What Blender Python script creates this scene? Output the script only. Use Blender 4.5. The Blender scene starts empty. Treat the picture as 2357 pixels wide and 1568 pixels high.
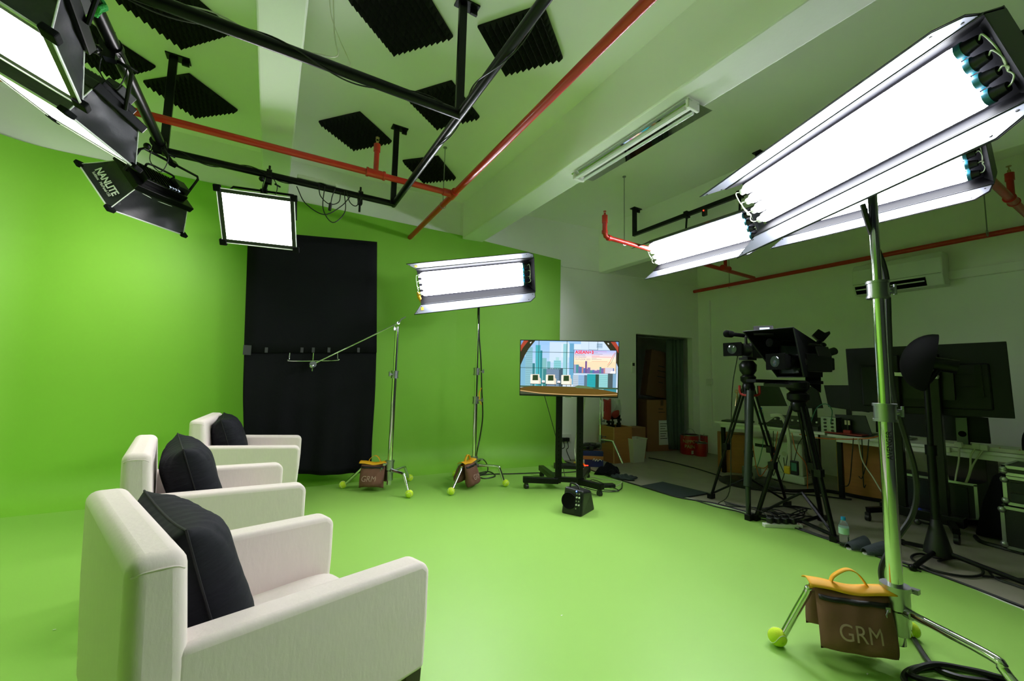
import bpy, bmesh, math, random
from mathutils import Vector, Matrix
random.seed(4)
S = bpy.context.scene
COL = S.collection
PI = math.pi
# ---------------------------------------------------------------- camera
W, H, F = 2357, 1568, 948.5
YAW, PIT, ROL, CH = math.radians(30.279), math.radians(5.227), math.radians(1.353), 1.25
fw = Vector((math.sin(YAW)*math.cos(PIT), math.cos(YAW)*math.cos(PIT), math.sin(PIT)))
_r = Vector((math.cos(YAW), -math.sin(YAW), 0)); _u = _r.cross(fw)
rt = _r*math.cos(ROL)+_u*math.sin(ROL); up = -_r*math.sin(ROL)+_u*math.cos(ROL)
EYE = Vector((0, 0, CH))
cam = bpy.data.cameras.new('camera'); co = bpy.data.objects.new('camera', cam); COL.objects.link(co)
cam.sensor_width = 36; cam.lens = 36*F/W; cam.clip_start = .02
M = Matrix((rt, up, -fw)).transposed().to_4x4(); M.translation = EYE; co.matrix_world = M
S.camera = co
S.view_settings.view_transform = 'Standard'; S.view_settings.look = 'None'
S.view_settings.gamma = 1; S.view_settings.use_curve_mapping = False
S.view_settings.exposure = 0.28
w = bpy.data.worlds.new('world'); S.world = w; w.use_nodes = True
w.node_tree.nodes['Background'].inputs[0].default_value = (.02, .022, .02, 1)
w.node_tree.nodes['Background'].inputs[1].default_value = .3
S.cycles.max_bounces = 10; S.cycles.diffuse_bounces = 8; S.cycles.glossy_bounces = 4
S.cycles.use_denoising = True; S.cycles.sample_clamp_indirect = 6
TUBE_POWER, SOFT_POWER = 37.0, 20.0        # strength of the tube banks and of the softboxes

# ---- where a photographed point lies on a known plane of the room
def ray(x, y): return fw + rt*((x-W/2)/F) - up*((y-H/2)/F)
def onz(x, y, z=0.0): d = ray(x, y); return EYE + d*((z-CH)/d.z)
def ony(x, y, v): d = ray(x, y); return EYE + d*(v/d.y)
def onx(x, y, v): d = ray(x, y); return EYE + d*(v/d.x)
WA = 5.45
KB = ony(1050, 800, WA); KB.z = 0
AB = math.radians(7.5); TB = Vector((math.cos(AB), -math.sin(AB), 0)); NB = Vector((math.sin(AB), math.cos(AB), 0))
def onb(x, y, off=0.0):
    d = ray(x, y); return EYE + d*(((KB+NB*off-EYE).dot(NB))/d.dot(NB))
def wb(s, z, off=0.0): p = KB + TB*s + NB*off; return Vector((p.x, p.y, z))

# ---------------------------------------------------------------- materials
def lin(c): return tuple(((v/255)/12.92 if v/255 <= .04045 else ((v/255+.055)/1.055)**2.4) for v in c)+(1,)
MT = {}
def mat(n, c, rough=.6, metal=0., bump=0., bscale=40., var=0., vscale=3., emit=0., coat=0., trans=0., stretch=None, bdist=.01, ior=None, spec=None):
    if n in MT: return MT[n]
    m = bpy.data.materials.new(n); m.use_nodes = True; MT[n] = m
    nt = m.node_tree; b = nt.nodes['Principled BSDF']; c = lin(c)
    b.inputs['Base Color'].default_value = c; b.inputs['Roughness'].default_value = rough; b.inputs['Metallic'].default_value = metal
    if coat: b.inputs['Coat Weight'].default_value = coat
    if spec is not None: b.inputs['Specular IOR Level'].default_value = spec
    if trans: b.inputs['Transmission Weight'].default_value = trans
    if ior: b.inputs['IOR'].default_value = ior
    if emit: b.inputs['Emission Color'].default_value = c; b.inputs['Emission Strength'].default_value = emit
    if bump or var:
        tc = nt.nodes.new('ShaderNodeTexCoord'); src = tc.outputs['Object']
        if stretch:
            mp = nt.nodes.new('ShaderNodeMapping'); mp.inputs['Scale'].default_value = stretch; nt.links.new(src, mp.inputs[0]); src = mp.outputs[0]
    if bump:
        no = nt.nodes.new('ShaderNodeTexNoise'); no.inputs['Scale'].default_value = bscale; no.inputs['Detail'].default_value = 4
        nt.links.new(src, no.inputs['Vector']); bp = nt.nodes.new('ShaderNodeBump'); bp.inputs['Strength'].default_value = bump; bp.inputs['Distance'].default_value = bdist
        nt.links.new(no.outputs['Fac'], bp.inputs['Height']); nt.links.new(bp.outputs[0], b.inputs['Normal'])
    if var:
        no = nt.nodes.new('ShaderNodeTexNoise'); no.inputs['Scale'].default_value = vscale; no.inputs['Detail'].default_value = 5
        nt.links.new(src, no.inputs['Vector']); mx = nt.nodes.new('ShaderNodeMix'); mx.data_type = 'RGBA'
        nt.links.new(no.outputs['Fac'], mx.inputs[0])
        mx.inputs[6].default_value = tuple(v*(1-var) for v in c[:3])+(1,); mx.inputs[7].default_value = tuple(min(1, v*(1+var)) for v in c[:3])+(1,)
        nt.links.new(mx.outputs[2], b.inputs['Base Color'])
    return m
GREEN = (132, 190, 60)
mat('green_paint', GREEN, .55, var=.06, vscale=1.2, bump=.05, bscale=6, spec=.3)
mat('green_floor', (146, 192, 88), .42, var=.05, vscale=1.5, spec=.35)
mat('wall_paint', (240, 240, 236), .7, bump=.12, bscale=14, var=.03)
mat('ceiling_paint', (243, 243, 241), .75, bump=.06, bscale=10)
mat('beam_paint', (243, 243, 240), .7, bump=.35, bscale=7)
mat('concrete', (150, 144, 128), .7, var=.14, vscale=5, bump=.1)
mat('black_metal', (20, 20, 22), .32, .6); mat('black_plastic', (17, 17, 19), .42); mat('matte_black', (6, 6, 7), .85, spec=.15)
mat('foam', (9, 9, 10), .95); mat('black_fabric', (7, 8, 12), .85, bump=.2, bscale=60, spec=.2)
mat('hood_fabric', (38, 37, 44), .45, bump=.25, bscale=12); mat('piping', (235, 235, 235), .5)
mat('velvet', (17, 18, 25), .8, bump=.5, bscale=9, stretch=(1, 1, 4), spec=.25); mat('velvet_dark', (9, 9, 12), .8)
mat('chrome', (222, 224, 224), .1, 1.); mat('cast_metal', (176, 178, 182), .32, 1.); mat('brushed', (150, 152, 155), .3, 1.)
mat('barn_alu', (128, 131, 142), .5, .6); mat('housing', (34, 36, 42), .4, .5)
mat('red_pipe', (188, 40, 22), .35, coat=.2); mat('brass', (190, 170, 120), .3, 1.)
mat('linen', (228, 215, 208), .9, bump=.5, bscale=90, bdist=.0012, stretch=(1, 1, .35), var=.035, vscale=45, spec=.2)
mat('wood_dark', (38, 24, 16), .45); mat('ball_felt', (205, 232, 52), .95, bump=.6, bscale=140, bdist=.002); mat('ball_seam', (232, 238, 205), .7)
mat('sand_brown', (116, 80, 66), .85, bump=.35, bscale=40, bdist=.003, spec=.2); mat('strap_yellow', (240, 172, 22), .6); mat('zip_black', (12, 12, 12), .5)
mat('chalk', (168, 138, 122), .9)
mat('bank_inner', (6, 6, 9), .7, spec=.08); mat('bounce_grey_wall', (70, 70, 70), .9); mat('tube_lit', (246, 248, 255), .5, emit=TUBE_POWER); mat('diffuser_lit', (255, 250, 253), .6, emit=SOFT_POWER)
mat('tube_off', (205, 212, 205), .3); mat('socket_blue', (30, 110, 130), .4); mat('wire_white', (214, 220, 196), .5)
mat('mirror', (225, 228, 228), .03, 1.); mat('white_plastic', (228, 228, 222), .4); mat('ac_white', (226, 228, 222), .45)
mat('cardboard', (150, 106, 68), .85, var=.08, vscale=9); mat('cardboard_dark', (118, 82, 52), .85, var=.08, vscale=9); mat('tape_brown', (96, 66, 36), .4)
mat('plywood', (176, 118, 62), .7, var=.2, vscale=4, stretch=(1, 1, 9)); mat('plywood_edge', (206, 168, 100), .7); mat('carpet_black', (20, 20, 20), .95, bump=.4, bscale=90)
mat('bin_white', (206, 208, 188), .5); mat('curtain_grey', (86, 98, 90), .9, bump=.2, bscale=30); mat('can_red', (160, 26, 20), .35); mat('can_label', (200, 190, 150), .5)
mat('box_blue', (26, 42, 98), .6); mat('yellow_plastic', (226, 186, 30), .45); mat('paper', (232, 232, 230), .7); mat('ink', (34, 30, 30), .7)
mat('led_blue', (60, 90, 255), .5, emit=14.); mat('led_red', (255, 40, 20), .5, emit=6.); mat('led_white', (210, 225, 255), .5, emit=1.2)
mat('orange_cable', (200, 96, 30), .5); mat('teal_cable', (60, 120, 100), .5); mat('cream_cable', (200, 204, 176), .5); mat('cable', (14, 14, 15), .45)
mat('dark_carbon', (54, 60, 58), .4, .3); mat('slipper', (62, 68, 76), .9, bump=.3, bscale=80); mat('mat_grey', (44, 54, 56), .9, bump=.4, bscale=120)
mat('water', (235, 245, 245), .03, trans=1., ior=1.33); mat('cap_blue', (20, 140, 200), .4); mat('bottle_label', (180, 215, 205), .5)
mat('case_laminate', (16, 17, 17), .5, bump=.15, bscale=60); mat('case_edge', (178, 184, 180), .3, .9); mat('edge_white', (226, 226, 220), .5)
mat('backdrop_tape', (58, 58, 60), .45); mat('red_rubber', (170, 30, 30), .5); mat('monitor_back', (11, 13, 13), .5, spec=.3); mat('imac_foot', (90, 96, 92), .35, .7)
mat('teleglass', (70, 76, 80), .05, .3); mat('lcd_on', (200, 215, 235), .5, emit=.8); mat('plastic_bag', (200, 206, 200), .3, trans=.5); mat('bag_red', (150, 44, 34), .6); mat('bag_green', (30, 96, 70), .6)
mat('twine_green', (60, 170, 84), .9, bump=.8, bscale=120)

# ---------------------------------------------------------------- mesh helpers
def V(*a): return Vector(a)
class MB:
    def __init__(s): s.bm = bmesh.new(); s.mi = 0
    def add(s, vs, fs):
        b = [s.bm.verts.new(v) for v in vs]
        for f in fs:
            try: q = s.bm.faces.new([b[i] for i in f]); q.material_index = s.mi
            except ValueError: pass
        return s
    def box(s, c, d, R=None, taper=1.0):
        c = Vector(c); R = R or Matrix.Identity(3); vs = []
        for z in (-1, 1):
            t = taper if z > 0 else 1
            for x, y in ((-1, -1), (1, -1), (1, 1), (-1, 1)): vs.append(c+R @ Vector((x*d[0]/2*t, y*d[1]/2*t, z*d[2]/2)))
        return s.add(vs, [(3, 2, 1, 0), (4, 5, 6, 7), (0, 1, 5, 4), (1, 2, 6, 5), (2, 3, 7, 6), (3, 0, 4, 7)])
    def hexa(s, vs): return s.add(vs, [(3, 2, 1, 0), (4, 5, 6, 7), (0, 1, 5, 4), (1, 2, 6, 5), (2, 3, 7, 6), (3, 0, 4, 7)])
    def tube(s, pts, r, seg=8, closed=False, cap=True):
        pts = [Vector(p) for p in pts]; n = len(pts); rs = r if isinstance(r, (list, tuple)) else [r]*n
        t0 = (pts[1]-pts[0]).normalized(); a = t0.orthogonal().normalized(); vs = []
        for i, p in enumerate(pts):
            if closed: t = (pts[(i+1) % n]-pts[i-1]).normalized()
            else: t = (pts[min(i+1, n-1)]-pts[max(i-1, 0)]).normalized()
            a = (a-t*a.dot(t)).normalized(); b = t.cross(a)
            for k in range(seg):
                th = 2*PI*k/seg; vs.append(p+(a*math.cos(th)+b*math.sin(th))*rs[i])
        fs = []
        for i in range(n if closed else n-1):
            for k in range(seg):
                j = (i+1) % n; fs.append((i*seg+k, i*seg+(k+1) % seg, j*seg+(k+1) % seg, j*seg+k))
        if cap and not closed: fs += [tuple(range(seg))[::-1], tuple(range((n-1)*seg, n*seg))]
        return s.add(vs, fs)
    def cyl(s, p0, p1, r0, r1=None, seg=16): return s.tube([p0, p1], [r0, r0 if r1 is None else r1], seg)
    def lathe(s, prof, c=(0, 0, 0), seg=24, ax=None):
        c = Vector(c); ax = Vector(ax or (0, 0, 1)).normalized(); a = ax.orthogonal().normalized(); b = ax.cross(a); vs = []; fs = []
        for r, h in prof:
            for k in range(seg):
                th = 2*PI*k/seg; vs.append(c+ax*h+(a*math.cos(th)+b*math.sin(th))*max(r, 1e-5))
        for i in range(len(prof)-1):
            for k in range(seg): fs.append((i*seg+k, i*seg+(k+1) % seg, (i+1)*seg+(k+1) % seg, (i+1)*seg+k))
        fs += [tuple(range(seg))[::-1], tuple(range((len(prof)-1)*seg, len(prof)*seg))]
        return s.add(vs, fs)
    def sphere(s, c, r, seg=16, sc=(1, 1, 1)):
        c = Vector(c); vs = [c+V(0, 0, -r*sc[2])]; n = seg//2
        for i in range(1, n):
            ph = PI*i/n
            for k in range(seg):
                th = 2*PI*k/seg; vs.append(c+V(math.sin(ph)*math.cos(th)*r*sc[0], math.sin(ph)*math.sin(th)*r*sc[1], -math.cos(ph)*r*sc[2]))
        vs.append(c+V(0, 0, r*sc[2])); L = len(vs)-1; fs = []
        for k in range(seg):
            fs.append((0, 1+(k+1) % seg, 1+k)); fs.append((L, L-seg+k, L-seg+(k+1) % seg))
            for i in range(n-2): fs.append((1+i*seg+k, 1+i*seg+(k+1) % seg, 1+(i+1)*seg+(k+1) % seg, 1+(i+1)*seg+k))
        return s.add(vs, fs)
    def prism(s, pts, ext):
        pts = [Vector(p) for p in pts]; ext = Vector(ext); n = len(pts)
        return s.add(pts+[p+ext for p in pts], [tuple(range(n))[::-1], tuple(range(n, 2*n))]+[(i, (i+1) % n, n+(i+1) % n, n+i) for i in range(n)])
    def grid(s, fn, nu, nv, both=None):
        vs = [fn(i/nu, j/nv) for j in range(nv+1) for i in range(nu+1)]
        return s.add(vs, [(j*(nu+1)+i, j*(nu+1)+i+1, (j+1)*(nu+1)+i+1, (j+1)*(nu+1)+i) for j in range(nv) for i in range(nu)])
    def poly(s, pts): return s.add([Vector(p) for p in pts], [tuple(range(len(pts)))])
def obj(name, mb, m, parent=None, smooth=False, bevel=0., bseg=2, solid=0., sub=0, **kw):
    me = bpy.data.meshes.new(name); bmesh.ops.recalc_face_normals(mb.bm, faces=mb.bm.faces[:]) if not kw.pop('keepn', False) else None
    mb.bm.to_mesh(me); mb.bm.free()
    for q in (m if isinstance(m, (list, tuple)) else [m]): me.materials.append(MT[q])
    if smooth:
        for p in me.polygons: p.use_smooth = True
        me.set_sharp_from_angle(angle=math.radians(smooth if smooth > 1 else 42))
    o = bpy.data.objects.new(name, me); COL.objects.link(o)
    if parent: o.parent = parent
    if solid: md = o.modifiers.new('s', 'SOLIDIFY'); md.thickness = solid; md.offset = 0
    if bevel: md = o.modifiers.new('b', 'BEVEL'); md.width = bevel; md.segments = bseg; md.limit_method = 'ANGLE'; md.angle_limit = math.radians(40)
    if sub: md = o.modifiers.new('u', 'SUBSURF'); md.levels = sub; md.render_levels = sub
    for k, v in kw.items(): o[k] = v
    return o
def tag(o, label, cat, group=None):
    o['label'] = label; o['category'] = cat
    if group: o['group'] = group
    return o
def thing(name, label, cat, loc=(0, 0, 0), rz=0., group=None, R=None):
    o = bpy.data.objects.new(name, None); COL.objects.link(o); o.empty_display_size = .05
    if R is not None: m = R.to_4x4(); m.translation = Vector(loc); o.matrix_basis = m
    else: o.location = loc; o.rotation_euler = (0, 0, rz)
    return tag(o, label, cat, group)
def struct(name, mb, m, **kw):
    o = obj(name, mb, m, **kw); o['kind'] = 'structure'; return o
def kids(o): return [c for c in COL.objects if c.parent == o]
def copy_tree(o, parent=None):
    c = o.copy(); COL.objects.link(c)
    if parent: c.parent = parent
    for k in kids(o): copy_tree(k, c)
    return c
def text(body, size, M4, m, parent=None, name='lettering', depth=.0008, bold=0., align='CENTER', shear=0.):
    cu = bpy.data.curves.new(name, 'FONT'); cu.body = body; cu.size = size; cu.extrude = depth; cu.align_x = align; cu.align_y = 'CENTER'; cu.offset = bold; cu.shear = shear
    t = bpy.data.objects.new('tmp', cu); COL.objects.link(t); bpy.context.view_layer.update()
    me = bpy.data.meshes.new_from_object(t); bpy.data.objects.remove(t)
    me.transform(M4); me.materials.clear(); me.materials.append(MT[m])
    o = bpy.data.objects.new(name, me); COL.objects.link(o)
    if parent: o.parent = parent
    return o
def frame(o, x, y):   # text frame: origin, reading direction, up direction
    x = Vector(x).normalized(); z = x.cross(Vector(y)).normalized(); y = z.cross(x)
    m = Matrix((x, y, z)).transposed().to_4x4(); m.translation = Vector(o); return m
def smooth_path(pts, n=6):
    pts = [Vector(p) for p in pts]; P = [pts[0]*2-pts[1]]+pts+[pts[-1]*2-pts[-2]]; out = []
    for i in range(1, len(P)-2):
        a, b, c, d = P[i-1:i+3]
        for k in range(n):
            t = k/n; out.append(.5*((2*b)+(c-a)*t+(2*a-5*b+4*c-d)*t*t+(3*b-a-3*c+d)*t**3))
    out.append(pts[-1]); return out
def cable(pts, r, m='cable', label=None, cat='cable', name='cable', group=None, parent=None, n=6):
    o = obj(name, MB().tube(smooth_path(pts, n), r, 6), m, parent, smooth=True)
    if label: tag(o, label, cat, group)
    return o
# ================================================================ the room
XR, XL, YF, ZC = 6.87, -2.45, -3.2, 3.8      # right wall, left wall, wall behind the camera, slab
corner = KB + TB*((XR-KB.x)/TB.x); BE = 3.93   # green wall ends where x = BE
sE = (BE-KB.x)/TB.x; sC = (XR-KB.x)/TB.x
struct('floor', MB().prism([(XL-.1, YF-.1, 0), (XR+1.9, YF-.1, 0), (XR+1.9, WA+2.1, 0), (XL-.1, WA+2.1, 0)], (0, 0, -.1)), 'concrete')
struct('ceiling', MB().prism([(XL-.1, YF-.1, ZC), (XR+.1, YF-.1, ZC), (XR+.1, WA+.1, ZC), (XL-.1, WA+.1, ZC)], (0, 0, .15)), 'ceiling_paint')
for i, (a, b, z) in enumerate(((-.205, .05, 3.32), (2.30, 2.61, 3.26), (4.66, 4.81, 3.05))):
    yb = WA-.0 if i < 2 else WA
    struct('trim_%d' % (i+1), MB().box(((a+b)/2, (YF+yb)/2, (z+ZC)/2+.02), (b-a, yb-YF, ZC-z+.04)), 'beam_paint', bevel=.012)
struct('wall_right', MB().box((XR+.06, 1., ZC/2), (.12, 8.6, ZC)), 'wall_paint')
struct('wall_front', MB().box(((XL+XR)/2, YF-.06, ZC/2), (XR-XL, .12, ZC)), 'bounce_grey_wall')  # unseen wall, no curtain; its grey is set to dim the light bounced back
struct('wall_left', MB().box((XL-.1, (YF+WA)/2, ZC/2), (.12, WA-YF, ZC)), 'wall_paint')
struct('wall_back', MB().prism([(XL, WA+.012, 0), (KB.x, WA+.012, 0), (KB.x, WA+.12, 0), (XL, WA+.12, 0)], (0, 0, ZC)), 'wall_paint')
# angled stretch of the back wall with the doorway
dl = (onb(1465, 850)-KB).dot(TB); dr = (onb(1595, 850)-KB).dot(TB); DH = 2.07
m = MB()
def slab(m, s0, s1, z0, z1, o0=.012, o1=.12):
    q = [wb(s0, z0, o0), wb(s1, z0, o0), wb(s1, z0, o1), wb(s0, z0, o1)]; m.prism(q, (0, 0, z1-z0))
slab(m, 0, dl, 0, ZC); slab(m, dr, sC+.1, 0, ZC); slab(m, dl, dr, DH, ZC)
struct('wall_back_angled', m, 'wall_paint')
m = MB(); slab(m, sE+.02, sC, 3.06, 3.075, -.012, .02); struct('trim_4', m, 'wall_paint')
# the store behind the doorway
m = MB(); slab(m, dl-.5, dl-.44, 0, 2.6, .12, 2.0); slab(m, dr+.25, dr+.31, 0, 2.6, .12, 2.0); slab(m, dl-.5, dr+.3, 0, 2.6, 2.0, 2.06); slab(m, dl-.5, dr+.3, 2.55, 2.6, .12, 2.0)
struct('wall_store', m, 'wall_paint')
d = MB(); slab(d, dl+.005, dl+.04, 0, DH-.01, .02, .8)
o = struct('door_1', d, 'black_plastic')
obj('door_handle', MB().tube([wb(dl+.06, .98, .70), wb(dl+.10, .98, .70), wb(dl+.10, .98, .60)], .009), 'chrome', o, smooth=True)
# green cyclorama: plan path x vertical profile with a cove
path = [Vector((XL+.02, YF, 0))]
path += [Vector((XL+.02, y, 0)) for y in (-1.5, 0, 1.5, 3.0, 4.2)]
RC = .55; cx, cy = XL+.02+RC, WA-RC
path += [Vector((cx-RC*math.cos(a), cy+RC*math.sin(a), 0)) for a in [k*PI/2/12 for k in range(13)]]
path += [Vector((x, WA, 0)) for x in (-1., 0, 1., KB.x-.01)] + [Vector((KB.x, WA-.001, 0))]
path += [wb(s, 0) for s in (.25, .8, sE)]
def inward(i):
    a = path[max(i-1, 0)]; b = path[min(i+1, len(path)-1)]; t = (b-a).normalized(); return Vector((t.y, -t.x, 0))
rc = .32; prof = [(rc*(1-math.cos(t)), None) for t in ()]
prof = [(rc*(1-math.sin(a)), rc*(1-math.cos(a))) for a in [k*PI/2/8 for k in range(9)]]  # (dist from wall, z)
vs = []; fs = []
ztop = lambda p: 3.31 if p.x < KB.x else 3.31-.14*(p.x-KB.x)/1.65
for i, p in enumerate(path):
    n = inward(i)
    for dd, z in prof: vs.append(V(p.x+n.x*dd, p.y+n.y*dd, z+.006))
    for f in (.25, .5, .75, 1): vs.append(V(p.x, p.y, rc+(ztop(p)-rc)*f))
k = len(prof)+4
for i in range(len(path)-1):
    for j in range(k-1): fs.append((i*k+j, (i+1)*k+j, (i+1)*k+j+1, i*k+j+1))
m = MB(); m.add(vs, fs); struct('wall_cyclorama', m, 'green_paint', smooth=30, keepn=True)
# green floor, its curved right edge traced on the ground
edge = [onz(x, y) for x, y in ((1300, 1066), (1352, 1082), (1420, 1105), (1500, 1127), (1640, 1161), (1740, 1187), (1860, 1223), (1960, 1258), (2100, 1303), (2230, 1352), (2357, 1405))]
edge = [V(BE-.0, 5.2, 0), V(3.86, 4.9, 0)] + edge[1:]
edge += [V(3.72, .2, 0), V(3.6, -.8, 0), V(3.5, -2, 0), V(3.5, YF, 0)]
E2 = smooth_path(edge, 5)
fl = [V(XL+.3, YF, 0), V(XL+.3, WA-.3, 0), V(BE, WA-.25, 0)] + E2
m = MB(); m.prism([V(p.x, p.y, .0) for p in fl], (0, 0, .007)); struct('floor_green', m, 'green_floor')
m = MB()
for a, b in zip(E2[4:-1], E2[5:]):
    n = (b-a).cross(V(0, 0, 1)).normalized()*-.018
    m.prism([a, b, b-n*1.0, a-n*1.0], (0, 0, .0075))
struct('trim_5', m, 'edge_white')
# ================================================================ ceiling fittings
def foam(corners, label):
    c = [onz(x, y, ZC-.03) for x, y in corners]; o0 = sum(c, Vector())/4
    ux = (c[1]-c[0]+c[2]-c[3])/2; uy = (c[3]-c[0]+c[2]-c[1])/2
    nx, ny = max(4, round(ux.length/.048)), max(4, round(uy.length/.048))
    ex = ux.normalized(); ey = uy.normalized(); sx, sy = ux.length, uy.length
    m = MB(); R = Matrix((ex, (ey-ex*ey.dot(ex)).normalized(), V(0, 0, 1))).transposed()
    m.box((0, 0, -.008), (sx, sy, .016), R)
    for i in range(nx):
        for j in range(ny):
            q = lambda a, b, z: R @ V((a/nx-.5)*sx, (b/ny-.5)*sy, z)
            m.add([q(i, j, -.016), q(i+1, j, -.016), q(i+1, j+1, -.016), q(i, j+1, -.016), q(i+.5, j+.5, -.062)], [(0, 1, 4), (1, 2, 4), (2, 3, 4), (3, 0, 4)])
    o = obj('foam_panel', m, 'foam'); o.location = (o0.x, o0.y, ZC-.003); tag(o, label, 'acoustic foam panel', 'black pyramid foam panels on the ceiling')
def px_of(p):
    q = Vector(p)-EYE; return (W/2+F*q.dot(rt)/q.dot(fw), H/2-F*q.dot(up)/q.dot(fw))
foam([(330, 190), (435, 176), (546, 257), (450, 272)], 'black foam ceiling panel crossed by the leftmost hanging post')
foam([(1094, 65), (1250, 20), (1297, 135), (1165, 176)], 'black foam ceiling panel between the long bar and the red pipe, at the top right')
foam([(931, 222), (1040, 192), (1103, 272), (1004, 299)], 'black foam ceiling panel behind the joint of two truss bars')
foam([(735, 282), (830, 263), (900, 328), (812, 347)], 'black foam ceiling panel right behind the upright red sprinkler head')
foam([(920, 373), (1010, 364), (1048, 412), (980, 421)], 'smallest looking black foam ceiling panel, nearest the green wall')
def foam_xy(c4, label):
    foam([px_of((x, y, ZC-.03)) for x, y in c4], label)
foam_xy([(.28, 2.81), (.62, 2.40), (1.02, 2.72), (.683, 3.126)], 'black foam ceiling panel cut by the top of the picture, right of the white beam')
foam_xy([(-1.13, 3.62), (-.76, 3.2), (-.40, 3.57), (-.76, 3.945)], 'large black foam ceiling panel at the top left, above the front truss bar')
foam_xy([(-1.68, 4.35), (-1.36, 4.0), (-1.0, 4.35), (-1.35, 4.72)], 'black foam ceiling panel mostly hidden behind the upper left softbox')
# ---- black pipe grid
rig = thing('lighting_grid', 'black pipe lighting grid hung from the ceiling above the armchairs', 'lighting grid', (0, 0, 0))
zt = 3.0; xl, xr, yb_, yf_ = -.85, .985, 4.15, 2.45
def bar(a, b, r=.03, par=rig, nm='pipe'): return obj(nm, MB().cyl(a, b, r, seg=20), 'black_metal', par, smooth=True)
bar((xl, yb_, zt), (xr, yb_, zt)); bar((xr, yb_+.03, zt), (xr, .2, zt), .029); bar((xl, yb_+.03, zt), (xl, -.2, zt), .033); bar((xr, yf_, zt), (-1.6, yf_-.02, zt), .032)
def post(x, y, z0, par, d=(.055, .03)):
    o = obj('hanging_post', MB().box((x, y, (z0+ZC)/2), (d[0], d[1], ZC-z0)), 'black_metal', par, bevel=.003)
    obj('ceiling_plate', MB().box((x+.03, y, ZC-.006), (.16, .09, .012)).box((x+.08, y, ZC-.03), (.05, .02, .04)), 'black_metal', o, bevel=.002)
post(-.845, 4.134, zt-.03, rig); post(.964, 4.11, zt-.03, rig); post(.975, 2.44, zt+.02, rig)
# ---- second grid at the right
rig2 = thing('lighting_rail', 'black hanging rail near the right side carrying two tube light banks', 'lighting rail', (0, 0, 0))
obj('rail', MB().box((4.5, 2.35, 3.40), (.045, 3.75, .05)), 'black_metal', rig2, bevel=.003)
for y in (4.2, 2.40, .52):
    post(4.5, y, 3.38, rig2, (.05, .05))
# ---- red sprinkler pipes
sp = thing('sprinkler_pipe', 'red sprinkler pipes crossing the ceiling in front of the white beam', 'pipe', (0, 0, 0))
zp = 3.13; yB = 3.87
obj('main_pipe', MB().cyl((1.53, WA, zp), (1.485, .3, zp), .031, seg=20), 'red_pipe', sp, smooth=True)
obj('branch_pipe', MB().cyl((1.51, yB, zp), (-2.2, yB+.02, zp), .029, seg=20), 'red_pipe', sp, smooth=True)
obj('tee_joint', MB().cyl((1.515, yB+.07, zp), (1.51, yB-.07, zp), .041).cyl((1.5, yB, zp), (1.40, yB, zp), .038), 'red_pipe', sp, smooth=True, bevel=.004)
def riser(x, y, z0, z1, par, tee=True):
    m = MB().cyl((x, y, z0), (x, y, z1), .024, seg=16)
    if tee: m.cyl((x-.075, y, z0), (x+.075, y, z0), .038).cyl((x-.085, y, z0), (x-.068, y, z0), .043).cyl((x+.068, y, z0), (x+.085, y, z0), .043)
    m.cyl((x, y, z1-.07), (x, y, z1), .031)
    o = obj('riser', m, 'red_pipe', par, smooth=True)
    h = MB().cyl((x, y, z1), (x, y, z1+.03), .012).tube([(x-.012, y, z1+.03), (x-.014, y, z1+.05), (x, y, z1+.065)], .003).tube([(x+.012, y, z1+.03), (x+.014, y, z1+.05), (x, y, z1+.065)], .003).cyl((x, y, z1+.063), (x, y, z1+.068), .018)
    obj('sprinkler_head', h, 'brass', o, smooth=True)
riser(.735, yB, zp, 3.42, sp)
def rod(x, y, z0, par, zt_=ZC):
    m = MB().cyl((x, y, z0+.04), (x, y, zt_), .005, seg=8).cyl((x, y, zt_-.008), (x, y, zt_), .022)
    m.tube([(x+.036*math.cos(a), y, z0+.036*math.sin(a)) for a in [k*2*PI/14 for k in range(14)]], .004, 6, closed=True)
    obj('hanger_rod', m, 'brushed', par, smooth=True)
p = onz(1008, 470, zp); rod(1.525, p.y, zp, sp)
zq = 2.95
sq = thing('sprinkler_pipe', 'dark red sprinkler pipes above the right wall and air conditioner', 'pipe', (0, 0, 0))
a, b = onz(1580, 675, zq), onz(2357, 525, zq)
obj('main_pipe', MB().cyl(a, b+(b-a)*.3, .03, seg=16), 'red_pipe', sq, smooth=True)
j = onz(1735, 640, zq); l = onz(1392, 545, zq)
obj('branch_pipe', MB().tube([j, l+(j-l).normalized()*.05, l+(j-l).normalized()*.015+V(0, 0, .01), l+V(0, 0, .05), l+V(0, 0, .19)], .028, 16), 'red_pipe', sq, smooth=50)
obj('elbow_joint', MB().cyl(l+V(0, 0, .04), l+V(0, 0, .075), .036).cyl(l+(j-l).normalized()*.05, l+(j-l).normalized()*.09, .036), 'red_pipe', sq, smooth=True)
h = MB().cyl(l+V(0, 0, .17), l+V(0, 0, .26), .034).cyl(l+V(0, 0, .26), l+V(0, 0, .29), .012).cyl(l+V(0, 0, .31), l+V(0, 0, .315), .018).tube([l+V(-.012, 0, .28), l+V(-.012, 0, .31)], .003).tube([l+V(.012, 0, .28), l+V(.012, 0, .31)], .003)
obj('sprinkler_head', h, ['red_pipe'], sq, smooth=True)
k = onz(1670, 618, zq); riser(k.x, k.y, zq, zq+.3, sq, True)
e0, e1 = onz(2230, 368, zq), onz(2357, 462, zq); e1 = V(b.x-.02, e0.y, zq)
obj('branch_pipe', MB().cyl(e0-V(.9, 0, 0), e1, .03, seg=16), 'red_pipe', sq, smooth=True)
e2 = onz(2352, 455, zq); riser(e2.x, e0.y, zq, zq+.25, sq, True)
for x, y in ((1437, 553), (2272, 530), (1679, 655)):
    q = onz(x, y, zq+.03); rod(q.x, q.y, zq, sq)
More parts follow.
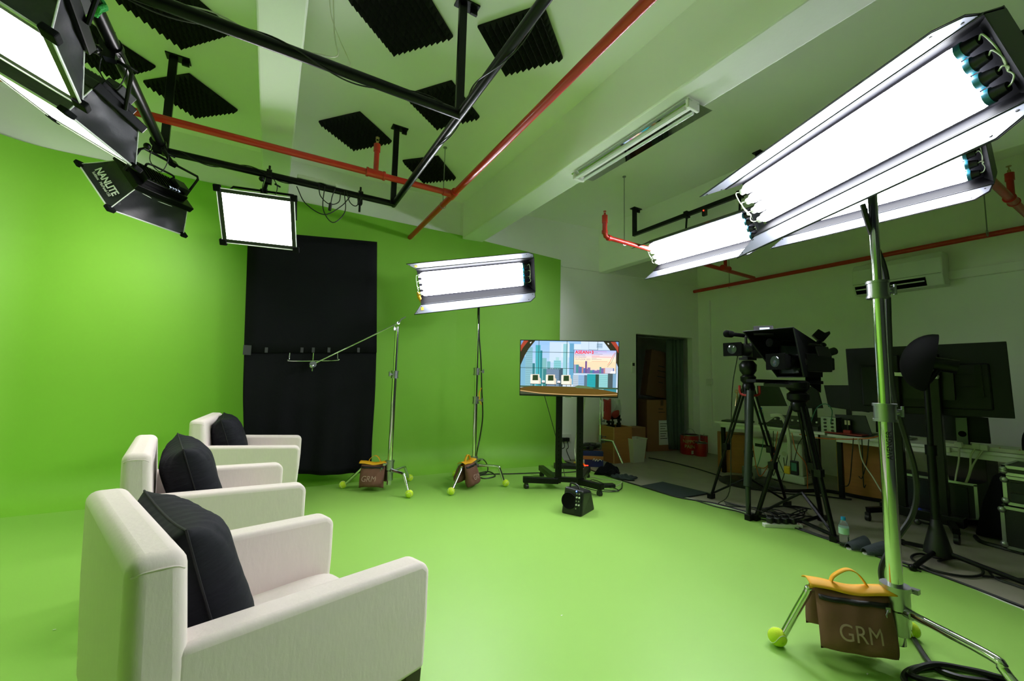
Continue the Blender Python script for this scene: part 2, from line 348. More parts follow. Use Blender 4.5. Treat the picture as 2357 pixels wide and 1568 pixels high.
# ---- unlit ceiling batten with mirror wings beside the wide beam
bt = thing('ceiling_batten', 'unlit twin tube batten light with mirror reflector on the wide beam', 'ceiling light', (0, 0, 0))
x0, y0, y1, z0 = 2.47, 1.76, 3.02, 3.225
obj('body', MB().box((x0, (y0+y1)/2, z0+.012), (.06, y1-y0, .05)), 'white_plastic', bt, bevel=.004)
m = MB()
for sx, ww in ((-1, .075), (1, .20)): m.prism([(x0+sx*.03, y0-.02, z0), (x0+sx*ww, y0-.02, z0+.012), (x0+sx*ww, y1+.02, z0+.012), (x0+sx*.03, y1+.02, z0)], (0, 0, .003))
obj('reflector', m, 'mirror', bt)
for sx in (-1, 1):
    obj('lamp_tube', MB().cyl((x0+sx*.045, y0+.03, z0-.035), (x0+sx*.045, y1-.03, z0-.035), .013, seg=12), 'tube_off', bt, smooth=True)
for yy in (y0, y1): obj('end_cap', MB().box((x0, yy, z0-.008), (.125, .025, .075)), 'white_plastic', bt, bevel=.006)
# ---- air conditioner and its trunking
ac = thing('air_conditioner', 'white split air conditioner high on the right wall', 'air conditioner', (XR, 1.95, 2.45))
obj('body', MB().prism([(-.001, -.43, .40), (-.19, -.43, .40), (-.25, -.43, .32), (-.26, -.43, .12), (-.20, -.43, .0), (-.001, -.43, .0)], (0, .86, 0)), 'ac_white', ac, bevel=.015)
obj('air_outlet', MB().prism([(-.262, -.28, .105), (-.215, -.28, .01), (-.19, -.28, .02), (-.24, -.28, .115)], (0, .68, 0)), 'matte_black', ac)
obj('louvre', MB().prism([(-.262, -.27, .06), (-.250, -.27, .055), (-.243, -.27, .067), (-.255, -.27, .07)], (0, .66, 0)), 'ac_white', ac)
obj('panel_seam', MB().box((-.262, 0, .135), (.003, .84, .003)), 'black_plastic', ac)
struct('trim_6', MB().box((XR-.03, -.2, 2.575), (.06, 3.45, .10)), 'wall_paint', bevel=.006)
struct('trim_7', MB().box((XR-.02, 4.62, 1.6), (.04, .05, 2.3)), 'wall_paint', bevel=.004)
o = obj('wall_socket', MB().box((0, 0, 0), (.04, .11, .11)), 'white_plastic', bevel=.006); o.location = (XR-.045, 4.62, 1.27); tag(o, 'small white socket box on the conduit of the right wall', 'socket')
# ================================================================ armchairs
def make_chair(label):
    t = thing('armchair', label, 'armchair', group='cream linen armchairs in a row')
    aw = .095; hw = .375
    m = MB().box((.03, 0, .325), (.68, .62, .09)); obj('seat_base', m, 'linen', t, bevel=.02, bseg=3)
    def cush(u, v):
        x = -.24+.625*u; y = -.282+.564*v; e = (1-abs(2*u-1)**6)*(1-abs(2*v-1)**6)
        return V(x, y, .36+.075*e**.35)
    obj('seat_cushion', MB().grid(cush, 24, 24), 'linen', t, smooth=True)
    for sy in (-1, 1):
        y = sy*(hw-aw/2)
        pr = [(.385, .285), (.393, .45), (.393, .602), (.366, .629), (.1, .640), (-.26, .655), (-.30, .655), (-.30, .285)]
        m = MB().prism([(a, y-aw/2, b) for a, b in pr], (0, aw, 0)); obj('armrest', m, 'linen', t, bevel=.024, bseg=4, smooth=30)
    # backrest: side profile extruded across
    pr = [(-.262, .29), (-.270, .62), (-.288, .862), (-.392, .866), (-.384, .62), (-.366, .29)]
    m = MB().prism([(a, -hw-.004, b) for a, b in pr], (0, 2*hw+.008, 0)); b = obj('backrest', m, 'linen', t, bevel=.032, bseg=5, smooth=30)
    for sy in (-1, 1):
        s = MB(); s.tube(smooth_path([(-.294, sy*(hw-.006), .822), (-.315, sy*(hw+.003), .834), (-.36, sy*(hw+.003), .836), (-.382, sy*(hw-.006), .828)], 4), .0022, 6)
        obj('seam', s, 'linen', b, smooth=True)
    for sx, sy in ((1, 1), (1, -1), (-1, 1), (-1, -1)):
        x = .345 if sx > 0 else -.335; y = sy*.335
        m = MB(); a, c = (.032, .022); dx = -.035 if sx < 0 else 0
        m.hexa([(x+dx-c, y-c, .0), (x+dx+c, y-c, .0), (x+dx+c, y+c, .0), (x+dx-c, y+c, .0), (x-a, y-a, .29), (x+a, y-a, .29), (x+a, y+a, .29), (x-a, y+a, .29)])
        obj('leg', m, 'wood_dark', t, bevel=.003)
    return t
def make_cushion(label):
    rnd = random.Random(3); S0 = .25
    t = thing('throw_pillow', label, 'pillow', group='black pillows on the armchairs')
    def face(sg):
        def f(u, v):
            a, b = 2*u-1, 2*v-1
            k = 1-.09*(1-b*b)*abs(a)**3; l = 1-.09*(1-a*a)*abs(b)**3
            th = .118*max(0, (1-a**4))**.62*max(0, (1-b**4))**.62
            wr = .004*math.sin(5*a+4*b)*min(1, th*14) + .016*math.sin(31*a+4*b)*max(0, b-.35)**1.2*min(1, th*12)+.005*math.sin(27*b+3*a)*max(0, abs(a)-.5)*min(1, th*14)
            return V(sg*(th+wr), a*S0*k, b*.238*l)
        return f
    m = MB().grid(face(1), 34, 34); m.grid(face(-1), 34, 34); bmesh.ops.remove_doubles(m.bm, verts=m.bm.verts[:], dist=.0015)
    obj('cover', m, 'velvet', t, smooth=80)
    q = []
    for k in range(4):
        for i in range(12):
            u = -1+2*i/12; a, b = ((u, -1), (1, u), (-u, 1), (-1, -u))[k]
            kk = 1-.09*(1-b*b)*abs(a)**3; l = 1-.09*(1-a*a)*abs(b)**3; q.append(V(0, a*S0*kk, b*.238*l))
    obj('piped_seam', MB().tube(q, .003, 6, closed=True), 'velvet_dark', t, smooth=True)
    return t
spots = [((.019, 1.614), 20., 'cream armchair nearest the camera, seat and both arms in view', 'black pillow in the nearest armchair', -.200, (0, 0)),
         ((-.22, 2.953), 8.5, 'middle cream armchair, between the other two', 'black pillow in the middle armchair, small tag at its upper left edge', -.115, (2, 3)),
         ((-.096, 4.405), -4.5, 'farthest cream armchair, close to the hanging black cloth', 'black pillow in the farthest armchair', -.165, (6, 2))]
c0 = p0 = None
for (x, y), a, lb, pb, d, (yw, rl) in spots:
    if c0 is None: c = c0 = make_chair(lb); p = p0 = make_cushion(pb)
    else: c = copy_tree(c0); c['label'] = lb; p = copy_tree(p0); p['label'] = pb
    c.location = (x, y, 0); c.rotation_euler = (0, 0, math.radians(a))
    th = math.radians(a); fx, fy = math.cos(th), math.sin(th)
    p.location = (x+fx*d, y+fy*d, .638); p.rotation_euler = (math.radians(rl), math.radians(-17), th+math.radians(yw))
# ================================================================ fluorescent light banks
def make_bank(label, L=1.2, w_=.31, door=(.13, .14), dang=(22, 26), plug=False, fl=.62):
    """local frame: X along the tubes, Z across them, light leaves towards -Y; origin at the middle of the lit face"""
    t = thing('tube_light_bank', label, 'studio light')
    xl_, xr_ = -L/2-.03, L/2+.115; hy = -.30*w_; hz = w_*fl; iz = w_/2+.012
    m = MB(); m.box(((xl_+xr_)/2, .075, 0), (xr_-xl_, .012, 2*iz+.03))
    for s in (-1, 1):
        m.prism([(xl_, .07, s*(iz+.01)), (xl_, hy, s*(hz+.006)), (xr_, hy, s*(hz+.006)), (xr_, .07, s*(iz+.01))], (0, 0, s*.004))
    m.prism([(xr_, .07, -iz), (xr_, hy, -hz), (xr_, hy, hz), (xr_, .07, iz)], (.004, 0, 0))
    obj('housing', m, 'housing', t)
    m = MB()
    for s in (-1, 1):
        m.prism([(xl_, .05, s*(iz)), (xl_, hy, s*hz), (xr_, hy, s*hz), (xr_, .05, s*(iz))], (0, 0, s*.003))
    m.prism([(L/2+.062, .02, -iz), (xr_, hy+.02, -hz+.004), (xr_, hy+.02, hz-.004), (L/2+.062, .02, iz)], (0, .003, 0))
    m.box(((xl_+xr_)/2, .064, 0), (xr_-xl_, .004, 2*iz)); obj('reflector', m, 'bank_inner', t)
    obj('reflector_sheet', MB().box((0, .052, 0), (L-.06, .004, w_)), 'barn_alu', t)
    n = 4
    for i in range(n):
        z = (i-(n-1)/2)*w_/n*1.02
        tb = obj('lamp_tube', MB().lathe([(.012, -L/2), (w_/n*.42, -L/2+.012), (w_/n*.47, -L/2+.03), (w_/n*.47, L/2-.03), (w_/n*.42, L/2-.012), (.012, L/2)], (0, .012, z), 14, (1, 0, 0)), 'tube_lit', t, smooth=True)
        for s in (1,):
            m = MB().cyl((s*(L/2-.012), .012, z), (s*(L/2+.008), .012, z), w_/n*.48, seg=14)
            m.mi = 1; m.cyl((s*(L/2+.008), .012, z), (s*(L/2+.05), .008, z), w_/n*.42, w_/n*.30, seg=14)
            k = obj('tube_socket', m, ['socket_blue', 'black_plastic'], tb, smooth=True)
        m = MB().cyl((-(L/2-.004), .012, z), (-(L/2+.022), .012, z), w_/n*.30, seg=12); obj('tube_socket', m, 'white_plastic', tb, smooth=True)
    for s in (-1, 1):
        for i in range(n):
            z = (i-(n-1)/2)*w_/n*1.02; e = .05 if s > 0 else .02
            m = MB().tube(smooth_path([(s*(L/2+e), .006, z), (s*(L/2+e+.02), -.014, z+.01), (s*(L/2+e+.03), -.01, z*.5-.02), (s*(L/2+e+.02), .0, -.05)], 5), .003, 6)
            obj('lamp_wire', m, 'wire_white', t, smooth=True)
    for s, dw, da in ((1, door[0], dang[0]), (-1, door[1], dang[1])):
        a = math.radians(da); ny, nz = -math.cos(a), math.sin(a)*s
        P = lambda x, k: V(x, hy+ny*k, s*(hz+.006)+nz*k)
        off = V(0, math.sin(a)*.003, s*math.cos(a)*.003)
        q = [(xl_, .004), (xr_-.01, .004), (xr_-.02, dw*.55), (xr_-.085, dw), (xl_-.075, dw)]
        m = MB(); m.prism([P(*k) for k in q], off); d = obj('barn_door', m, 'barn_alu', t)
        q = [(xl_-.006, .0), (xr_-.004, .0), (xr_-.014, dw*.55+.003), (xr_-.082, dw+.005), (xl_-.088, dw+.005)]
        m = MB().prism([P(*k) for k in q], off*1.2)
        for v in m.bm.verts: v.co += off*1.05
        obj('outer_skin', m, 'housing', d)
        for x, k in ((xl_+.0, .03), (xl_-.05, dw-.02), (xr_-.04, .03), (xr_-.10, dw-.025)):
            obj('rivet', MB().cyl(P(x, k)+off*.2, P(x, k)-off*.8, .005, seg=10), 'black_plastic', d)
        obj('hinge', MB().cyl(P(xl_, .0), P(xr_, .0), .005, seg=8), 'housing', t, smooth=True)
        if plug: m = MB().box((0, 0, 0), (.03, .045, .001)); m.bm.transform(frame(P(xl_+.01, dw*.5)-off*.5, (1, 0, 0), (0, ny, nz))); obj('warning_sticker', m, 'yellow_plastic', d)
    if plug: obj('yellow_plug', MB().cyl((xl_-.02, .03, -iz+.06), (xl_-.02, .02, -iz+.01), .018).cyl((xl_-.02, .02, -iz+.01), (xl_+.01, .0, -iz-.07), .022, .012), 'strap_yellow', t, smooth=True)
    m = MB().box((0, .10, 0), (.10, .05, .24)).cyl((-.06, .13, 0), (.06, .13, 0), .018); obj('mounting_bracket', m, 'black_metal', t, bevel=.003)
    return t
def place(t, c, X, Z):
    X = Vector(X).normalized(); Z = Vector(Z); Z = (Z-X*Z.dot(X)).normalized(); Y = Z.cross(X)
    m = Matrix((X, Y, Z)).transposed().to_4x4(); m.translation = Vector(c); t.matrix_basis = m; return m
def scaled(c, k): c = Vector(c); return EYE+(c-EYE)*k
b1 = make_bank('large tube light bank in the foreground at the upper right, on a chrome stand', 1.2*.85, .31*.85, (.115, .13), (20, 26))
M1 = place(b1, scaled((2.759, 1.032, 2.584), .85), (-.254, -.963, .091), (-.51, .214, .833))
b2 = make_bank('tube light bank on the thin chrome stand in front of the green wall', 1.2, .272, (.11, .125), (42, 36), True, .74)
M2 = place(b2, scaled((1.961, 4.277, 2.375), 1.01), (.908, -.388, .157), (-.307, -.361, .881))
b3 = make_bank('tube light bank hanging from the black rail, left one of two', 1.2, .295, (.10, .13), (8, 16))
M3 = place(b3, scaled((4.052, 2.881, 2.83), 1.03), (.026, -1, .004), (-.575, -.012, .818))
b4 = copy_tree(b3); b4['label'] = 'tube light bank hanging from the rail, mostly behind the large foreground bank'
M4_ = place(b4, M3.translation+V(.02, -1.56, .0), (.026, -1, .0), (-.575, -.012, .818))
for (mm, t_) in ((M3, b3), (M4_, b4)):
    for sx in (-.35, .35):
        a = mm @ V(sx, .09, .06); m = MB().tube([a, V(4.47, a.y, a.z+.14), V(4.5, a.y, 3.372)], .012, 8); m.box((4.5, a.y, 3.40), (.07, .05, .08))
        m.bm.transform(mm.inverted()); obj('hanging_arm', m, 'black_metal', t_, smooth=True)
# ================================================================ softboxes
def make_softbox(label, w_, h_, w2, h2, d, brand=None, yoke=1):
    """X along the long side, Z up, diffuser faces -Y at y=0, panel body behind at y=d"""
    t = thing('softbox_light', label, 'studio light')
    m = MB(); F_ = [(-w_/2, 0, -h_/2), (w_/2, 0, -h_/2), (w_/2, 0, h_/2), (-w_/2, 0, h_/2)]; R_ = [(-w2/2, d, -h2/2), (w2/2, d, -h2/2), (w2/2, d, h2/2), (-w2/2, d, h2/2)]
    F_ = [Vector(p) for p in F_]; R_ = [Vector(p) for p in R_]
    for k in range(4):
        a, b, c, e = F_[k], F_[(k+1) % 4], R_[(k+1) % 4], R_[k]; n = (b-a).cross(e-a).normalized()
        if n.dot((a+b)/2) > 0: n = -n
        def f(u, v, a=a, b=b, c=c, e=e, n=n): return a.lerp(b, u).lerp(e.lerp(c, u), v)+n*(.035*(4*v*(1-v))*(1-abs(2*u-1)**2.5)+.0025*math.sin(16*u+9*v))
        m.grid(f, 16, 10)
    bmesh.ops.remove_doubles(m.bm, verts=m.bm.verts[:], dist=.002)
    hd = obj('fabric_hood', m, 'hood_fabric', t, smooth=50)
    m = MB().tube(F_, .006, 6, closed=True)
    obj('front_rim', m, 'piping', t)
    m = MB()
    for k in range(4): m.tube([F_[k], F_[k].lerp(R_[k], .5), R_[k]], .0035, 6)
    R3 = []
    for k in range(4):
        a, b = R_[k], R_[(k+1) % 4]
        for i in range(6):
            u = i/6; R3.append(a.lerp(b, u)*(1-.05*4*u*(1-u))+V(0, -.012-.03*4*u*(1-u)*.5, 0))
    m.tube(R3, .004, 6, closed=True); obj('edge_piping', m, 'piping', t)
    for k in range(4):
        p = F_[k]; obj('corner_pocket', MB().box(p*.985+V(0, .005, 0), (.055, .03, .055)), 'black_fabric', t, bevel=.006)
    q = .035; m = MB()
    for a, b in ((F_[0], F_[1]), (F_[1], F_[2]), (F_[2], F_[3]), (F_[3], F_[0])):
        ia = V(a.x*(1-2*q/w_), .0, a.z*(1-2*q/h_)); ib = V(b.x*(1-2*q/w_), .0, b.z*(1-2*q/h_)); m.prism([a, b, ib, ia], (0, .004, 0))
    obj('front_border', m, 'hood_fabric', t)
    m = MB().grid(lambda u, v: V((u-.5)*(w_-2*q), .002-.012*(1-(2*u-1)**2)*(1-(2*v-1)**2), (v-.5)*(h_-2*q)), 6, 6); obj('diffuser', m, 'diffuser_lit', t, smooth=True, keepn=False)
    m = MB().box((0, d+.014, 0), (w2+.05, .05, h2+.03)); m.box((0, d+.06, 0), (w2*.82, .05, h2*.72))
    body = obj('panel_body', m, 'black_metal', t, bevel=.006)
    m = MB()
    for i in range(12): m.box(((i-5.5)*w2*.06, d+.088, 0), (.006, .012, h2*.55))
    obj('heat_sink', m, 'black_metal', body)
    m = MB().box((w2*.33, d+.10, 0), (.10, .05, .10)); obj('control_box', m, 'black_plastic', body, bevel=.004)
    m = MB().tube(smooth_path([(-.11, d+.085, -h2*.25), (-.11, d+.125, -h2*.25), (.0, d+.13, -h2*.25), (.11, d+.125, -h2*.25), (.11, d+.085, -h2*.25)], 4), .008, 8); obj('handle', m, 'black_metal', body, smooth=True)
    m = MB()
    for i in range(3): m.box((.04+i*.035, d+.089, h2*.22), (.024, .004, .018))
    obj('status_display', m, 'lcd_on', body)
    return t
def yoke(t, Mx, w2, d, anchor, drop=.10):
    """U-shaped yoke from the two panel ends up to the pipe clamp at the world point anchor"""
    inv = Mx.inverted(); A = inv @ Vector(anchor); n = Vector((0, A.y-d, A.z)); n = n.normalized() if n.length > .01 else V(0, 0, 1)
    k = .20; e = w2/2+.035; pts = [V(-e, d+.02, 0), V(-e, d+.02, 0)+n*k, V(-e+.02, d+.02, 0)+n*(k+.02), V(e-.02, d+.02, 0)+n*(k+.02), V(e, d+.02, 0)+n*k, V(e, d+.02, 0)]
    obj('yoke', MB().tube(pts, .010, 8), 'black_metal', t, smooth=True)
    c = V(0, d+.02, 0)+n*(k+.02); m = MB().cyl(c, A, .016); m.box(c, (.05, .04, .04)); obj('spigot', m, 'black_metal', t, smooth=True)
    m = MB(); q = Vector(anchor)
    m.lathe([(.038, -.02), (.050, -.02), (.050, .02), (.038, .02)], q, 16, AXc); m.box(q-V(0, 0, .055), (.05, .05, .05)); m.cyl(q+V(0, 0, .03), q+V(0, 0, .085), .009); m.cyl(q+V(.05, .05, -.05), q+V(.09, .09, -.05), .008); m.sphere(q+V(-.05, -.05, -.07), .024, 12)
    m.bm.transform(inv); obj('pipe_clamp', m, 'black_metal', t, smooth=True)
    m = MB().tube(smooth_path([q+V(.02, 0, .0), q+V(.07, .0, -.10), q+V(.03, .02, -.22), q+V(-.04, .02, -.15), q+V(-.03, 0, -.03)], 6), .0035, 6); m.bm.transform(inv); obj('safety_wire', m, 'cable', t, smooth=True)
AXc = (0, 1, 0)
s1 = make_softbox('softbox cut off by the left picture edge, its bright face turned to the room', .624, .428, .392, .32, .227)
N1 = place(s1, scaled((-1.194, 2.539, 2.722), .90), (.907, .031, -.421), (.077, -.993, .092)); yoke(s1, N1, .392, .227, (-.87, 2.12, 3.0))
s2 = make_softbox('softbox below the topmost left one, only a bright sliver of its face showing', .619, .434, .429, .30, .205)
N2 = place(s2, (-1.106, 3.168, 2.644), (.749, -.444, -.492), (-.43, -.89, .15)); yoke(s2, N2, .429, .205, (-.86, 2.93, 3.0))
s3 = make_softbox('softbox with brand lettering on its black hood, facing away from the camera', .619, .447, .443, .284, .21)
N3 = place(s3, (-1.04, 4.386, 2.609), (.584, .811, .037), (.526, -.344, -.778)); yoke(s3, N3, .443, .21, (-.86, 4.02, 3.0))
AXc = (1, 0, 0)
s4 = make_softbox('small square softbox facing us above the black cloth, white and glaring', .585, .462, .45, .30, .16)
N4 = place(s4, (-.173, 4.144, 2.57), (.972, -.235, -.007), (-.116, -.507, .854)); yoke(s4, N4, .45, .16, (-.12, 4.15, 3.0))
# lettering on the short side of softbox three (its local -X side)
k = .619/2; k2 = .443/2; pm = V(-(k+k2)/2+.028, .105, 0); ud = V(-(k2-k), -.0, 0)
nrm = V(-.21, -(k-k2), 0).normalized()
yv = V(k-k2, .21, 0).normalized()*1
o = text('NANLITE', .066, frame(pm+nrm*.036-yv*.012, (0, 0, -1) if False else (0, 0, 1), -yv if False else yv), 'paper', s3, 'brand_lettering', bold=.0015)
o = text('Softbox   MixPanel-150', .026, frame(pm+nrm*.032-yv*.052, (0, 0, 1), yv), 'paper', s3, 'brand_lettering')
# ================================================================ chrome stands
def leg_path(base, ang, R, zh, flat, r_foot=.03):
    d = V(math.cos(ang), math.sin(ang), 0); b = Vector((base[0], base[1], 0))
    return smooth_path([b+V(0, 0, zh), b+d*flat*.5+V(0, 0, zh+.005), b+d*flat+V(0, 0, zh+.004), b+d*(flat+.03)+V(0, 0, zh-.03), b+d*(R-.02)+V(0, 0, .05)], 5)
def tennis_ball(c, label, a=0.):
    t = obj('tennis_ball', MB().sphere((0, 0, 0), .040, 20), 'ball_felt', smooth=True); t.location = (c[0], c[1], .047)
    tag(t, label, 'tennis ball', 'tennis balls on the stand legs')
    pts = []
    for i in range(40):
        u = 2*PI*i/40; x = math.cos(u)+.35*math.cos(3*u); y = math.sin(u)-.35*math.sin(3*u); z = 1.1*math.sin(2*u); pts.append(V(x, y, z).normalized()*.0396)
    R3 = Matrix.Rotation(a, 3, 'Z') @ Matrix.Rotation(.6, 3, 'X'); s = obj('seam', MB().tube([R3 @ p for p in pts], .0018, 5, closed=True), 'ball_seam', t, smooth=True)
    return t
def knuckle(m, p, d, r=.028, k=1.):
    p = Vector(p); d = Vector(d).normalized()
    m.cyl(p-V(0, 0, .032*k), p+V(0, 0, .032*k), r, seg=16).cyl(p+V(0, 0, .030*k), p+V(0, 0, .042*k), r*1.1, seg=16).cyl(p-V(0, 0, .042*k), p-V(0, 0, .030*k), r*1.1, seg=16)
    m.cyl(p, p+d*.065*k, .008); m.box(p+d*.075*k, (.022, .022, .03)); m.cyl(p+d*.085*k+V(0, 0, -.02), p+d*.085*k+V(0, 0, .03), .007, seg=8)
def make_stand(label, xy, z0, ztop, angs, R=.46, r=.019, secs=(), zh=.30, flat=.20, kd=(1, 0, 0), lean=None):
    t = thing('light_stand', label, 'light stand', (0, 0, 0)); x, y = xy
    top = V(x, y, ztop) if lean is None else V(x+lean[0], y+lean[1], ztop); bt_ = V(x, y, z0)
    zz = [z0]+list(secs)+[ztop]; at = lambda z: bt_.lerp(top, (z-z0)/(ztop-z0))
    for i in range(len(zz)-1): obj('column', MB().cyl(at(zz[i]-(.02 if i else 0)), at(zz[i+1]), r*(1-.17*i), seg=24), 'chrome', t, smooth=True)
    for i, z in enumerate(secs):
        m = MB(); knuckle(m, at(z), kd, r*1.45); obj('clamp_collar', m, 'cast_metal', t, smooth=True)
    for i, (a, R_) in enumerate(zip(angs, R if isinstance(R, (list, tuple)) else [R]*3)):
        o = obj('leg', MB().tube(leg_path(xy, a, R_, zh-.03*i, flat[i] if isinstance(flat, (list, tuple)) else flat), .0165, 12), 'chrome', t, smooth=True)
    m = MB().cyl((x, y, zh-.14), (x, y, zh-.04), r*1.5).cyl((x, y, zh-.03), (x, y, zh+.05), r*1.75).cyl((x, y, zh+.05), (x, y, zh+.07), r*1.9)
    for i, a in enumerate(angs): m.cyl((x, y, zh-.03*i), V(x, y, zh-.03*i)+V(math.cos(a), math.sin(a), 0)*.07, .021)
    m.cyl((x, y, zh+.04), V(x, y, zh+.04)+Vector(kd)*.08, .009).box(V(x, y, zh+.04)+Vector(kd)*.09, (.03, .03, .02)); obj('leg_hub', m, 'cast_metal', t, smooth=True)
    return t
def ang(c, p): return math.atan2(p[1]-c[1], p[0]-c[0])
# nearest stand
C3 = (2.527, .808); q = [onz(1789, 1466, .047), onz(2094, 1449, .047)]; a1, a2 = ang(C3, q[0]), ang(C3, q[1])
d1 = math.hypot(q[0].x-C3[0], q[0].y-C3[1]); d2 = math.hypot(q[1].x-C3[0], q[1].y-C3[1])
g3 = onz(2266, 1510, .25); a3 = ang(C3, g3)
st3 = make_stand('tall chrome light stand in the right foreground under the large tube bank', C3, .10, 2.50, (a1, a3, a2), (d1, .62, d2), .029, (1.13, 1.72), .285, (.33, .36, .2), (.87, -.5, 0))
tennis_ball(q[0], 'tennis ball on the left leg of the foreground stand, showing its white seam', .4); tennis_ball(q[1], 'tennis ball half hidden behind the foreground stand hub', 2.)
p3 = V(C3[0]+math.cos(a3)*.55, C3[1]+math.sin(a3)*.55, 0)
m = MB().cyl((C3[0], C3[1], 2.44), (C3[0], C3[1], 2.54), .03); m.box((C3[0]-.04, C3[1]+.02, 2.52), (.1, .05, .05)); obj('stand_head', m, 'black_metal', st3, smooth=True)
text('AVENGER', .03, frame((C3[0]-.0292*.80, C3[1]-.0292*.60, .98), (0, 0, 1), (-.64, .77, 0)), 'zip_black', st3, 'maker_lettering', depth=.0004, align='CENTER')
# stand of the bank before the green wall
q = [onz(1038, 1131, .047), onz(1164, 1112, .047), onz(1048, 1091, .047)]
C2 = (2.145, 4.50)
st2 = make_stand('chrome light stand before the green wall carrying the second tube bank', C2, .10, 2.36, [ang(C2, p) for p in q], [math.hypot(p.x-C2[0], p.y-C2[1]) for p in q], .024, (.98, 1.32), .25, .29, (.8, -.6, 0), lean=(-.0, .0))
for p, l in zip(q, ('tennis ball on the front leg of the second stand, nearest its sandbag', 'tennis ball on the right leg of the second stand, near the speaker', 'tennis ball partly hidden behind the sandbag of the second stand')): tennis_ball(p, l, p.x*3)
m = MB().cyl((C2[0], C2[1], 2.33), (C2[0]-.03, C2[1]-.03, 2.43), .024); obj('stand_head', m, 'black_metal', st2, smooth=True)
# boom stand
q = [onz(789, 1116, .047), onz(942, 1137, .047), onz(943, 1100, .047)]
C1 = (1.205, 4.66)
st1 = make_stand('chrome boom stand right of the black cloth, holding its frame', C1, .06, 1.80, [ang(C1, p) for p in q], [math.hypot(p.x-C1[0], p.y-C1[1]) for p in q], .026, (1.26,), .25, .28, (-.8, -.5, 0), lean=(.01, .0))
for p, l in zip(q, ('tennis ball on the left leg of the boom stand, before the black cloth', 'tennis ball on the front leg of the boom stand', 'tennis ball on the back leg of the boom stand')): tennis_ball(p, l, p.x*5)
hd = V(C1[0]+.01, C1[1], 1.84); tip = ony(720, 839, 4.93)
m = MB(); knuckle(m, hd-V(0, 0, .07), (-.8, -.5, 0), .018, .6); m.cyl(hd+V(0, .02, 0), hd-V(0, .03, 0), .017).tube([hd+V(0, -.04, 0), hd+V(.03, -.045, .045), hd+V(.075, -.045, .075)], .007); obj('grip_head', m, 'cast_metal', st1, smooth=True)
obj('boom_arm', MB().cyl(hd+V(.02, -.02, .01), tip, .0085, seg=12), 'chrome', st1, smooth=True)
m = MB().cyl(tip+V(0, -.03, 0), tip+V(0, .03, 0), .034).cyl(tip+V(.02, -.035, .0), tip+V(.02, .01, .0), .014).sphere(tip+V(-.01, -.02, -.02), .026, 12); obj('grip_head', m, 'cast_metal', st1, smooth=True)
# ---- black cloth on its frame
YC = 5.05
def oc(x, y): return ony(x, y, YC)
TLq, TRq, MLq, MRq, BRq, BLq, BMq = oc(571, 530), oc(868, 557), oc(561, 812), oc(867, 812), oc(855, 1087), oc(557, 1076), oc(750, 1094)
fl_ = thing('black_cloth_flag', 'large black cloth light flag in front of the green wall', 'light flag', (0, 0, 0))
def sheet(a, b, c, d, amp, fx, sag=0.):
    def f(u, v):
        p = a.lerp(b, u).lerp(d.lerp(c, u), v); k = v if amp > .01 else 1
        p = p+V(0, amp*k*(math.sin(fx*u*2*PI+.8*v)+.5*math.sin(2.3*fx*u*2*PI+2*v)), -sag*math.sin(PI*u)*v); return p+V(.012*math.sin(v*PI*2)*(1 if u > .5 else -1)*k*(2*abs(u-.5)) if amp > .01 else 0, 0, 0)
    return f
up_ = obj('upper_panel', MB().grid(sheet(TLq, TRq, MRq, MLq, .002, 1), 12, 12), 'black_fabric', fl_, smooth=True, solid=.006)
lo_ = obj('lower_flap', MB().grid(sheet(MLq+V(0, .016, .03), MRq+V(0, .016, .03), BRq, BLq, .022, 2.6, .05), 60, 20), 'black_fabric', fl_, smooth=True, solid=.004)
m = MB().tube([TLq+V(.01, .012, -.01), TRq+V(-.01, .012, -.01), MRq+V(-.01, .012, .01), MLq+V(.01, .012, .01)], .007, 8, closed=True); obj('frame_tube', m, 'black_metal', fl_, smooth=True)
a, b = oc(667, 813), oc(777, 813)
m = MB().tube(smooth_path([a, a+V(0, -.02, -.06), a+V(.02, -.03, -.085), b+V(-.02, -.03, -.085), b+V(0, -.02, -.06), b], 4), .0055, 8); c = a.lerp(b, .48); m.cyl(c+V(0, -.03, .0), c+V(0, -.03, -.20), .0065); obj('frame_handle', m, 'chrome', fl_, smooth=True)
for x in (613, 695, 721, 757, 825, 569):
    p = oc(x, 806)+V(0, -.006, 0); obj('velcro_tab', MB().box(p, (.028 if x > 580 else .07, .004, .055 if x > 580 else .10)), 'backdrop_tape', fl_)
